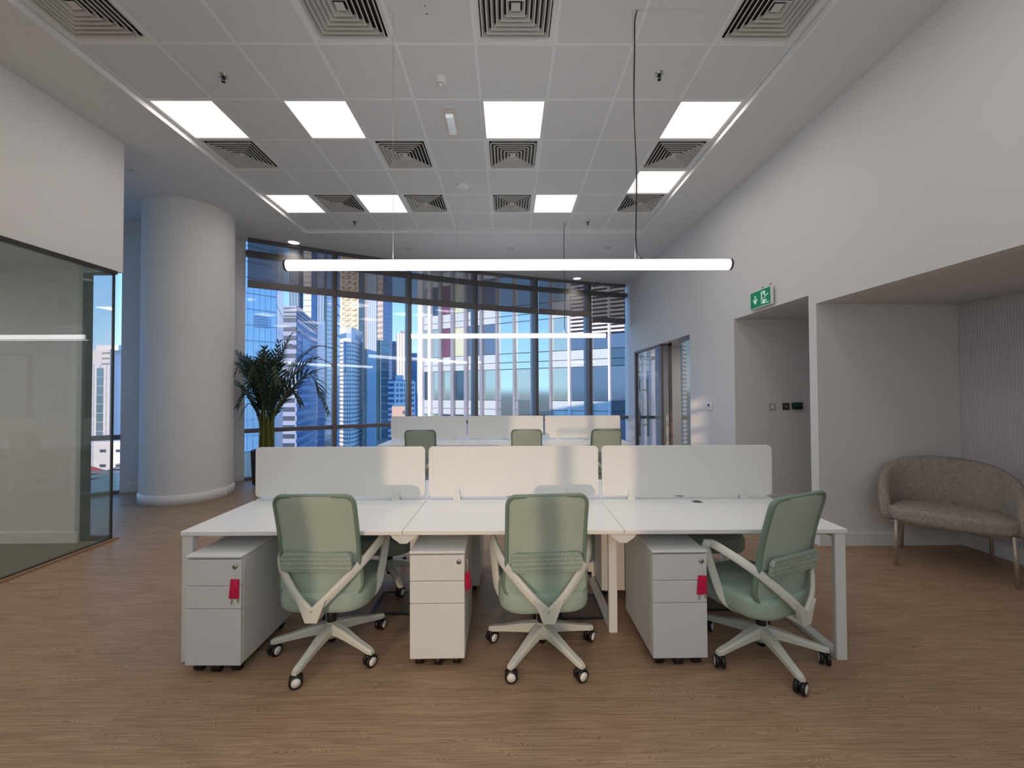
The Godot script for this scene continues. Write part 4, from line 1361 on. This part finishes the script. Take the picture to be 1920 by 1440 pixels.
func chair_model() -> Node3D:
	var t := thing("office_chair", "", "chair", Vector3.ZERO, 0.0, "sage green mesh office chairs")
	# back panel
	var ys := []
	for i in 9: ys.append(0.34 + 0.10 * (1.0 - cos(i / 8.0 * PI / 2)))
	for i in range(1, 9): ys.append(0.44 + 0.435 * i / 8.0)
	for i in range(1, 8): ys.append(0.875 + 0.052 * sin(i / 7.0 * PI / 2))
	var panel := mb(true)
	var low := mb(true)
	var nu := 10
	for i in ys.size() - 1:
		for k in nu:
			var u0 := -1.0 + 2.0 * k / nu
			var u1 := -1.0 + 2.0 * (k + 1) / nu
			var ya: float = ys[i]
			var yb: float = ys[i + 1]
			var q := [back_p(u0 * back_w(ya), ya), back_p(u1 * back_w(ya), ya), back_p(u1 * back_w(yb), yb), back_p(u0 * back_w(yb), yb)]
			var target := panel if ya > 0.54 else low
			var th := 0.003 if ya > 0.54 else 0.012
			for s: float in [-1.0, 1.0]:
				var off := Vector3(0, 0, th * s)
				var o: Vector3 = (q[0] + q[2]) / 2 - Vector3(0, 0, s * 0.1)
				quad_o(target, q[0] + off, q[1] + off, q[2] + off, q[3] + off, o)
	part(t, "backrest", panel, M.sage_mesh)
	part(t, "lower_back", low, M.sage)
	var pts := []
	for y: float in ys: pts.append(back_p(back_w(y), y))
	for i in range(ys.size() - 2, -1, -1): pts.append(back_p(-back_w(ys[i]), ys[i]))
	var fr := mb(true)
	tube(fr, pts, [0.011], 8, false, 1.0, 1.5, Vector3.BACK)
	part(t, "back_frame", fr, M.sage_frame)
	# lumbar pad on the rear face
	var pad := mb()
	var ol := rounded(0.375, 0.098, 0.03, 5, Vector2(0, 0.575))
	extrude(pad, ol, 0.0, 0.02, Transform3D(Basis(Vector3.RIGHT, 0.16), Vector3(0, 0.004, 0.085)))
	part(t, "lumbar_pad", pad, M.pad)
	# seat
	var seat := mb(true)
	cushion(seat, rounded(0.49, 0.47, 0.13, 7, Vector2(0, -0.055)), 0.295, 0.405, 0.028, 0.008)
	part(t, "seat", seat, M.sage)
	var pan := mb(true)
	cushion(pan, rounded(0.34, 0.30, 0.10, 6, Vector2(0, -0.03)), 0.268, 0.300, 0.014)
	part(t, "seat_pan", pan, M.shell)
	# arms: a flat V from a point low behind the back up to the arm tips, then back down to the seat
	for s: float in [-1.0, 1.0]:
		var arm := mb(true)
		var path := smooth_path([Vector3(0.006 * s, 0.335, 0.232), Vector3(0.10 * s, 0.425, 0.215), Vector3(0.218 * s, 0.545, 0.13), Vector3(0.266 * s, 0.605, 0.01), Vector3(0.275 * s, 0.626, -0.085), Vector3(0.275 * s, 0.612, -0.125), Vector3(0.270 * s, 0.565, -0.12), Vector3(0.260 * s, 0.45, -0.085), Vector3(0.245 * s, 0.345, -0.045), Vector3(0.20 * s, 0.30, 0.0), Vector3(0.11 * s, 0.283, 0.03)], 36)
		strap(arm, path, [0.044], 0.02, Vector3(s * 0.55, 0.25, 0.8))
		part(t, "armrest", arm, M.shell)
	var apex := mb()
	extrude(apex, PackedVector2Array([Vector2(-0.075, 0.40), Vector2(-0.03, 0.285), Vector2(0.03, 0.285), Vector2(0.075, 0.40), Vector2(0.0, 0.335)]), 0.222, 0.246)
	box(apex, Vector3(0, 0.292, 0.13), Vector3(0.06, 0.022, 0.22), 0.008)
	part(t, "back_support", apex, M.shell)
	# column and star base
	var colm := mb(true)
	lathe(colm, [Vector2(0, 0.055), Vector2(0.021, 0.055), Vector2(0.021, 0.10), Vector2(0.026, 0.14), Vector2(0.026, 0.29), Vector2(0, 0.29)], 18)
	part(t, "gas_column", colm, M.black)
	var star := Node3D.new()
	star.name = "star_base"
	t.add_child(star, true)
	var hub := mb(true)
	lathe(hub, [Vector2(0.0, 0.085), Vector2(0.04, 0.085), Vector2(0.048, 0.11), Vector2(0.042, 0.155), Vector2(0.027, 0.168), Vector2(0, 0.168)], 20)
	part(star, "hub", hub, M.shell)
	for k in 5:
		var a := TAU * k / 5
		var d := Vector3(sin(a), 0, cos(a))
		var leg := mb(true)
		var pth := [d * 0.02 + Vector3(0, 0.140, 0), d * 0.12 + Vector3(0, 0.122, 0), d * 0.22 + Vector3(0, 0.098, 0), d * 0.292 + Vector3(0, 0.083, 0), d * 0.318 + Vector3(0, 0.078, 0)]
		var rg := []
		strap_v(leg, pth, [0.066, 0.052, 0.04, 0.036, 0.024], [0.05, 0.042, 0.03, 0.028, 0.022])
		part(star, "leg", leg, M.shell)
		var c := d * 0.30
		var side := Basis(Vector3.UP, -0.95 + 0.22 * ((k * 2) % 5))
		var ax := side * Vector3.RIGHT
		var ca := mb(true)
		cyl(ca, c + Vector3(0, 0.05, 0), c + Vector3(0, 0.085, 0), 0.008, 8)
		for s: float in [-1.0, 1.0]:
			var f := frame_of(ax * s)
			lathe(ca, [Vector2(0, 0), Vector2(0.030, 0), Vector2(0.033, 0.004), Vector2(0.033, 0.015), Vector2(0.029, 0.019), Vector2(0, 0.019)], 20, Vector3.ZERO, Transform3D(Basis(f.x, f.z, -f.y), c + Vector3(0, 0.033, 0) + ax * s * 0.006))
		box(ca, Vector3.ZERO, Vector3(0.02, 0.03, 0.05), 0.008, Transform3D(side, c + Vector3(0, 0.052, 0)))
		part(star, "caster", ca, M.black)
		for s: float in [-1.0, 1.0]:
			var cap := mb(true)
			cyl(cap, c + Vector3(0, 0.033, 0) + ax * s * 0.024, c + Vector3(0, 0.033, 0) + ax * s * 0.0265, 0.022, 16)
			part(star, "wheel_cap", cap, M.trim)
	return t

func strap_v(st: SurfaceTool, pts: Array, ws: Array, hs: Array) -> void:
	var rings := []
	for i in pts.size():
		var d: Vector3 = (pts[mini(i + 1, pts.size() - 1)] - pts[maxi(i - 1, 0)])
		d.y = 0
		var f := frame_of(d)
		var w: float = ws[i] / 2
		var h: float = hs[i] / 2
		var ring: Array[Vector3] = []
		for q: Array in [[-1.0, -1.0], [1.0, -1.0], [1.0, 0.35], [0.62, 1.0], [-0.62, 1.0], [-1.0, 0.35]]: ring.append(pts[i] + f.x * q[0] * w + Vector3.UP * q[1] * h)
		rings.append(ring)
	st.set_smooth_group(-1)
	for i in pts.size() - 1:
		for k in 6: quad_o(st, rings[i][k], rings[i][(k + 1) % 6], rings[i + 1][(k + 1) % 6], rings[i + 1][k], (pts[i] + pts[i + 1]) / 2)
	for k in range(1, 5): tri_o(st, rings[-1][0], rings[-1][k], rings[-1][k + 1], pts[-2])

func chairs() -> void:
	var c0 := chair_model()
	var put := [
		[-1.009, -2.404, -1.0, -10.0, "near left green mesh chair, straight, between two pedestals at the front desk"],
		[0.185, -2.377, 4.0, -36.0, "near middle green mesh chair, back square to the camera"],
		[1.395, -2.325, 24.0, 1.5, "near right green mesh chair, turned so that its left arm shows"],
		[-0.93, -3.28, 170.0, 30.0, "green mesh chair across the front desk, its seat seen past the left chair"],
		[0.32, -3.30, 182.0, 12.0, "green mesh chair across the front desk, hidden behind the middle chair"],
		[1.50, -3.27, 175.0, 20.0, "green mesh chair across the front desk, its seat seen above the right pedestal"],
		[-1.245, -6.05, 4.0, 0.0, "leftmost of three green chairs at the rear desk, showing over the front screens"],
		[0.262, -6.05, -3.0, 10.0, "middle one of three green chairs at the rear desk, showing over the front screens"],
		[1.365, -6.05, 2.0, 20.0, "rightmost of three green chairs at the rear desk, paler in the sun"]]
	for i in put.size():
		var q: Array = put[i]
		var c := c0
		if i == 0:
			c0.position = Vector3(q[0], 0, q[1])
			c0.rotation_degrees.y = q[2]
			c0.set_meta("label", q[4])
		else: c = dup(c0, Vector3(q[0], 0, q[1]), q[2], q[4], "office_chair")
		c.get_node("star_base").rotation_degrees.y = q[3] - q[2]

# ------------------------------------------------------------------ loveseat
func seating() -> void:
	var t := thing("loveseat", "small oatmeal tweed loveseat with a curved back in the alcove", "sofa", Vector3(3.67, 0, -3.48), -42.0)
	var seat := mb(true)
	var ol := PackedVector2Array()
	for i in 25:  # straight-ish front, round rear
		var a := deg_to_rad(-4.0 + 188.0 * i / 24)
		ol.append(Vector2(cos(a) * 0.37, 0.17 - sin(a) * 0.43))
	for i in range(1, 12):
		var u := -1.0 + 2.0 * i / 12.0
		ol.append(Vector2(u * 0.37, 0.205 + 0.105 * sqrt(maxf(0.0, 1.0 - u * u))))
	cushion(seat, ol, 0.355, 0.475, 0.035, 0.012)
	part(t, "seat_cushion", seat, M.tweed)
	var back := mb(true)
	var rings := []
	var n := 36
	for i in n + 1:
		var s := -1.0 + 2.0 * i / n
		var a := deg_to_rad(90.0 - s * 97.0)
		var hh := pow(maxf(0.0, 1.0 - pow(absf(s), 2.3)), 0.62)
		var top := 0.44 + 0.42 * hh
		var bot := 0.36
		var lean := 0.07 * hh
		var th := 0.052 - 0.012 * absf(s)
		var ring: Array[Vector3] = []
		var prof := [[-th, bot + 0.02], [-th * 0.6, bot], [th * 0.6, bot], [th, bot + 0.03], [th, (bot + top) / 2], [th * 0.9, top - 0.05], [th * 0.5, top - 0.012], [0.0, top], [-th * 0.5, top - 0.012], [-th * 0.9, top - 0.05], [-th, (bot + top) / 2]]
		for q: Array in prof:
			var r: float = q[0] + lean * (q[1] - bot) / 0.45
			ring.append(Vector3(cos(a) * (0.385 + r), q[1], 0.16 - sin(a) * (0.445 + r)))
		rings.append(ring)
	for i in n:
		var o := Vector3.ZERO
		for k in 11: o += (rings[i][k] + rings[i + 1][k]) / 22.0
		for k in 11: quad_o(back, rings[i][k], rings[i][(k + 1) % 11], rings[i + 1][(k + 1) % 11], rings[i + 1][k], o)
	for e in [0, n]:
		var o := Vector3.ZERO
		for k in 11: o += rings[e][k] / 11.0
		for k in 11: tri_o(back, rings[e][k], rings[e][(k + 1) % 11], o, rings[1 if e == 0 else n - 1][0])
	part(t, "backrest", back, M.tweed)
	var base := mb()
	add(base, -0.36, 0.36, 0.335, 0.355, -0.24, 0.22, 0.004)
	part(t, "base_frame", base, M.brass)
	for q: Array in [[-0.32, 0.27], [0.32, 0.27], [-0.27, -0.26], [0.27, -0.26]]:
		var leg := mb(true)
		cyl(leg, Vector3(q[0] * 1.03, 0.0, q[1] * 1.05), Vector3(q[0], 0.37, q[1]), 0.0135, 14)
		part(t, "leg", leg, M.brass)

# ------------------------------------------------------------------ palm
func palm() -> void:
	var t := thing("potted_palm", "tall dark green feather palm in a dark pot beside the round column", "plant", Vector3(-3.80, 0, -6.62))
	var pot := mb(true)
	lathe(pot, [Vector2(0, 0), Vector2(0.15, 0), Vector2(0.20, 0.06), Vector2(0.225, 0.56), Vector2(0.21, 0.57), Vector2(0.195, 0.55), Vector2(0.19, 0.50), Vector2(0, 0.50)], 28)
	part(t, "pot", pot, M.dark)
	var soil := mb(true)
	lathe(soil, [Vector2(0.19, 0.51), Vector2(0.1, 0.53), Vector2(0, 0.535)], 20)
	part(t, "soil", soil, M.soil)
	var rng := RandomNumberGenerator.new()
	rng.seed = 40
	# azimuth in degrees (0 = right, 90 = away), reach, height of the top, droop at the tip
	var fr := [[178, 0.72, 2.12, 0.12], [166, 0.50, 2.02, 0.06], [192, 0.66, 1.94, 0.26], [206, 0.62, 1.60, 0.28], [125, 0.40, 2.12, 0.12], [78, 0.34, 2.30, 0.0], [52, 0.52, 2.44, -0.04], [40, 0.34, 2.22, 0.0], [17, 0.94, 2.20, 0.02], [4, 0.98, 2.00, 0.10], [-9, 1.02, 1.74, 0.56], [-20, 0.66, 1.52, 0.20], [-48, 0.60, 1.86, 0.24], [-92, 0.50, 1.86, 0.34], [-128, 0.46, 1.98, 0.26], [183, 0.44, 1.50, 0.22], [30, 0.60, 1.80, 0.16], [150, 0.58, 1.78, 0.30], [-70, 0.36, 2.16, 0.10], [215, 0.34, 1.30, 0.18]]
	for q: Array in fr:
		var az := deg_to_rad(q[0] + 180.0 if false else float(q[0]))
		var d := Vector3(cos(az), 0, -sin(az))
		var r0 := d * rng.randf_range(0.02, 0.10) + Vector3(rng.randf_range(-0.03, 0.03), 0.50, 0)
		var reach: float = q[1]
		var top: float = q[2]
		var droop: float = q[3]
		var path := smooth_path([r0, r0 * Vector3(0.7, 1, 0.7) + d * 0.03 + Vector3(0, (top - 0.5) * 0.45, 0), r0 * Vector3(0.4, 1, 0.4) + d * reach * 0.30 + Vector3(0, (top - 0.5) * 0.76, 0), Vector3(d.x * reach * 0.72, top, d.z * reach * 0.72), Vector3(d.x * reach, top - droop, d.z * reach)], 26)
		var frond := Node3D.new()
		frond.name = "frond"
		t.add_child(frond, true)
		var stem := mb(true)
		var rr := []
		for i in path.size(): rr.append(lerpf(0.017, 0.0025, float(i) / path.size()))
		tube(stem, path, rr, 6)
		part(frond, "stem", stem, M.stem)
		var lf := mb()
		for i in range(10, 27):
			var k := (i - 10) / 16.0
			var p: Vector3 = path[i]
			var tan := (path[mini(i + 1, 26)] as Vector3 - path[i - 1] as Vector3).normalized()
			var side := tan.cross(Vector3.UP).normalized()
			var up := side.cross(tan).normalized()
			var l := (0.12 + 0.34 * sin(clampf(k * 1.15 + 0.12, 0, 1) * PI)) * rng.randf_range(0.85, 1.1)
			for half in (3 if reach > 0.6 else 2):
				var pp := p + tan * 0.013 * half
				for s: float in [-1.0, 1.0]:
					var dir := (side * s * 0.8 + tan * (0.85 + 0.5 * k) + up * 0.12).normalized()
					var m := pp + dir * l * 0.5
					var e := pp + dir * l * 0.95 + Vector3(0, -l * rng.randf_range(0.08, 0.30), 0)
					var w := dir.cross(up).normalized() * 0.0108
					leaflet(lf, pp, m, e, w)
		part(frond, "leaflets", lf, M.leaf, Vector3.ZERO, "stuff")

func leaflet(st: SurfaceTool, a: Vector3, m: Vector3, e: Vector3, w: Vector3) -> void:
	var q := a.lerp(m, 0.5)
	tri(st, a, q + w, q - w)
	tri(st, q - w, q + w, m + w * 0.9)
	tri(st, q - w, m + w * 0.9, m - w * 0.9)
	tri(st, m - w * 0.9, m + w * 0.9, e)

# ------------------------------------------------------------------ hanging tube lamps
func pendants() -> void:
	var label := ["long glowing tube lamp hanging over the front desk", "long glowing tube lamp hanging over the rear desk by the windows", "long glowing tube lamp just behind the camera, out of the picture", "long glowing tube lamp by the rear wall, out of the picture"]
	for i in 4:
		var z: float = [-2.83, -6.46, 0.75, 2.6][i]
		var t := thing("pendant_lamp", label[i], "pendant lamp", Vector3(0.01, 2.325, z), 0.0, "long tube lamps over the desks")
		var st := mb(true)
		cyl(st, Vector3(-1.505, 0, 0), Vector3(1.505, 0, 0), 0.037, 28)
		part(t, "tube", st, M.tube_glow)
		st = mb(true)
		for s: float in [-1.0, 1.0]: cyl(st, Vector3(s * 1.505, 0, 0), Vector3(s * 1.518, 0, 0), 0.0385, 28)
		part(t, "end_cap", st, M.dark)
		var h := TILE - 2.325
		st = mb(true)
		for x: float in [-0.79, 0.86]: tube(st, [Vector3(x, 0.036, 0), Vector3(x, h * 0.5, 0), Vector3(x, h, 0)], [0.0012], 5)
		part(t, "suspension_wire", st, M.steel)
		st = mb(true)
		tube(st, smooth_path([Vector3(0.93, 0.032, 0.0), Vector3(0.88, 0.06, 0.0), Vector3(0.865, 0.16, 0.005), Vector3(0.872, h * 0.35, 0.012), Vector3(0.862, h * 0.6, 0.004), Vector3(0.868, h * 0.85, 0.01), Vector3(0.875, h - 0.06, 0.0), Vector3(0.89, h, 0)], 40), [0.0048], 7)
		part(t, "power_cable", st, M.black)
		# the tube glows all round: one light of its length on each side
		for k in 4:
			var d: Vector3 = [Vector3.DOWN, Vector3.UP, Vector3.FORWARD, Vector3.BACK][k]
			area_light("pendant_lamp_light", Vector3(0.01, 2.325, z) + d * 0.045, Vector2(3.0, 0.07), [0.40, 0.40, 0.58, 0.58][i], Color(0.95, 0.98, 1.0), PI if k == 3 else 0.0, [-90.0, 90.0, 0.0, 0.0][k])

# ------------------------------------------------------------------ small ceiling fittings
func fittings() -> void:
	var st: SurfaceTool
	var dn := ["round ceiling downlight above the left window bay", "round ceiling downlight above the right window bays"]
	for i in 2:
		var at: Vector3 = [Vector3(-3.68, CEIL, -7.17), Vector3(1.585, CEIL, -9.50)][i]
		var t := thing("downlight", dn[i], "downlight", at, 0.0, "round downlights near the windows")
		st = mb(true)
		lathe(st, [Vector2(0.088, 0.0), Vector2(0.105, -0.004), Vector2(0.11, 0.0)], 32)
		part(t, "rim", st, M.trim)
		st = mb(true)
		lathe(st, [Vector2(0, -0.003), Vector2(0.09, -0.003), Vector2(0.09, 0.0)], 32)
		part(t, "lamp_lens", st, M.down_glow)
		var l := SpotLight3D.new()
		l.name = "downlight_lamp"
		l.light_energy = 0.5
		l.light_color = Color(1, 0.96, 0.9)
		l.spot_angle = 60
		l.spot_range = 12
		l.shadow_enabled = true
		l.light_size = 0.06
		l.position = at + Vector3(0, -0.05, 0)
		l.rotation_degrees.x = -90
		add_child(l, true)
	var sp := ["ceiling sprinkler between the left light panels and the near vents", "ceiling sprinkler to the right, near the black cable", "small sprinkler at the far tray edge, left", "small sprinkler at the far tray edge, right of the lone light"]
	var s0: Node3D = null
	for i in 4:
		var at: Vector3 = [Vector3(-2.353, TILE + 0.004, -3.44), Vector3(1.263, TILE + 0.004, -3.406), Vector3(-2.36, TILE + 0.004, -6.416), Vector3(1.244, TILE + 0.004, -6.424)][i]
		if s0:
			dup(s0, at, 0.0, sp[i], "sprinkler")
			continue
		s0 = thing("sprinkler", sp[i], "sprinkler", at, 0.0, "sprinklers in the tile ceiling")
		st = mb(true)
		lathe(st, [Vector2(0.02, -0.012), Vector2(0.034, -0.006), Vector2(0.038, 0.0)], 20)
		part(s0, "escutcheon", st, M.steel)
		st = mb(true)
		cyl(st, Vector3(0, 0, 0), Vector3(0, -0.03, 0), 0.009, 10)
		for s: float in [-1.0, 1.0]: tube(st, [Vector3(0.008 * s, -0.02, 0), Vector3(0.013 * s, -0.035, 0), Vector3(0.004 * s, -0.052, 0)], [0.003], 6)
		part(s0, "nozzle", st, M.dark)
		st = mb(true)
		cyl(st, Vector3(0, -0.052, 0), Vector3(0, -0.055, 0), 0.016, 12)
		part(s0, "deflector", st, M.dark)
	var sm := thing("smoke_detector", "white round smoke detector between the near vents and light panels", "smoke detector", Vector3(-0.558, TILE + 0.004, -3.465))
	st = mb(true)
	lathe(st, [Vector2(0, -0.06), Vector2(0.02, -0.06), Vector2(0.022, -0.052), Vector2(0.03, -0.042), Vector2(0.044, -0.034), Vector2(0.05, -0.012), Vector2(0.052, 0.0)], 28)
	part(sm, "body", st, M.trim)
	st = mb()
	for k in 8:
		var a := TAU * k / 8
		box(st, Vector3.ZERO, Vector3(0.009, 0.007, 0.003), 0.0, Transform3D(Basis(Vector3.UP, a), Vector3(sin(a) * 0.0255, -0.048, cos(a) * 0.0255)))
	part(sm, "slot", st, M.black)
	var em := thing("emergency_light", "small cream emergency light with a clear ribbed lens, left of the third light panel", "emergency light", Vector3(-0.545, TILE + 0.004, -4.04))
	st = mb()
	var xf := Transform3D(Basis(Vector3.RIGHT, PI / 2), Vector3.ZERO)
	extrude(st, rounded(0.105, 0.40, 0.015, 4), 0.0, 0.016, xf)
	part(em, "housing", st, mat(c8(214, 206, 190), 0.5))
	part(em, "reflector", bx(-0.036, 0.036, -0.0185, -0.016, -0.165, 0.165), M.steel)
	st = mb()
	for k in 9: add(st, -0.036 + 0.008 * k, -0.032 + 0.008 * k, -0.026, -0.018, -0.165, 0.165)
	part(em, "lens_rib", st, M.pane)
	var spk := thing("ceiling_speaker", "round white ceiling speaker disc in the middle of the tile ceiling", "speaker", Vector3(-0.567, TILE + 0.004, -5.28))
	st = mb(true)
	lathe(st, [Vector2(0, -0.03), Vector2(0.075, -0.03), Vector2(0.085, -0.024), Vector2(0.088, 0.0)], 32)
	part(spk, "cover", st, M.trim)
	st = mb(true)
	lathe(st, [Vector2(0.085, -0.004), Vector2(0.20, -0.003), Vector2(0.205, 0.0)], 36)
	part(spk, "ring", st, M.tile)
	var pl := thing("ceiling_plate", "narrow ceiling plate with three small dark holes at the top of the picture", "ceiling plate", Vector3(-0.555, TILE + 0.004, -2.76))
	part(pl, "plate", bx(-0.03, 0.03, -0.004, 0.0, -0.14, 0.14, 0.002), M.tile)
	st = mb()
	for zz: float in [-0.10, -0.04, 0.02, 0.08]: cyl(st, Vector3(0, -0.004, zz), Vector3(0, -0.0055, zz), 0.0055, 10)
	part(pl, "hole", st, M.black)
	var gl := ["small square access plate in the plaster ceiling above the left window bays", "small square access plate in the plaster ceiling, middle of three above the windows", "small square access plate in the plaster ceiling near the right wall", "thin square access hatch in the plaster ceiling beside the left bulkhead"]
	for i in 4:
		var at: Vector3 = [Vector3(-1.79, CEIL, -7.50), Vector3(0.039, CEIL, -7.48), Vector3(1.808, CEIL, -7.46), Vector3(-4.45, CEIL, -4.95)][i]
		var w := 0.095 if i < 3 else 0.13
		var t := thing("access_plate", gl[i], "ceiling plate", at, 0.0, "access plates in the plaster ceiling")
		st = mb()
		for s: float in [-1.0, 1.0]:
			add(st, s * w - 0.012, s * w + 0.012, -0.003, 0.0, -w - 0.012, w + 0.012)
			add(st, -w, w, -0.003, 0.0, s * w - 0.012, s * w + 0.012)
		part(t, "frame", st, M.bar if i < 3 else M.ceil)
		part(t, "plate", bx(-w + 0.014, w - 0.014, -0.002, 0.0, -w + 0.014, w - 0.014), M.vane if i < 3 else M.ceil)
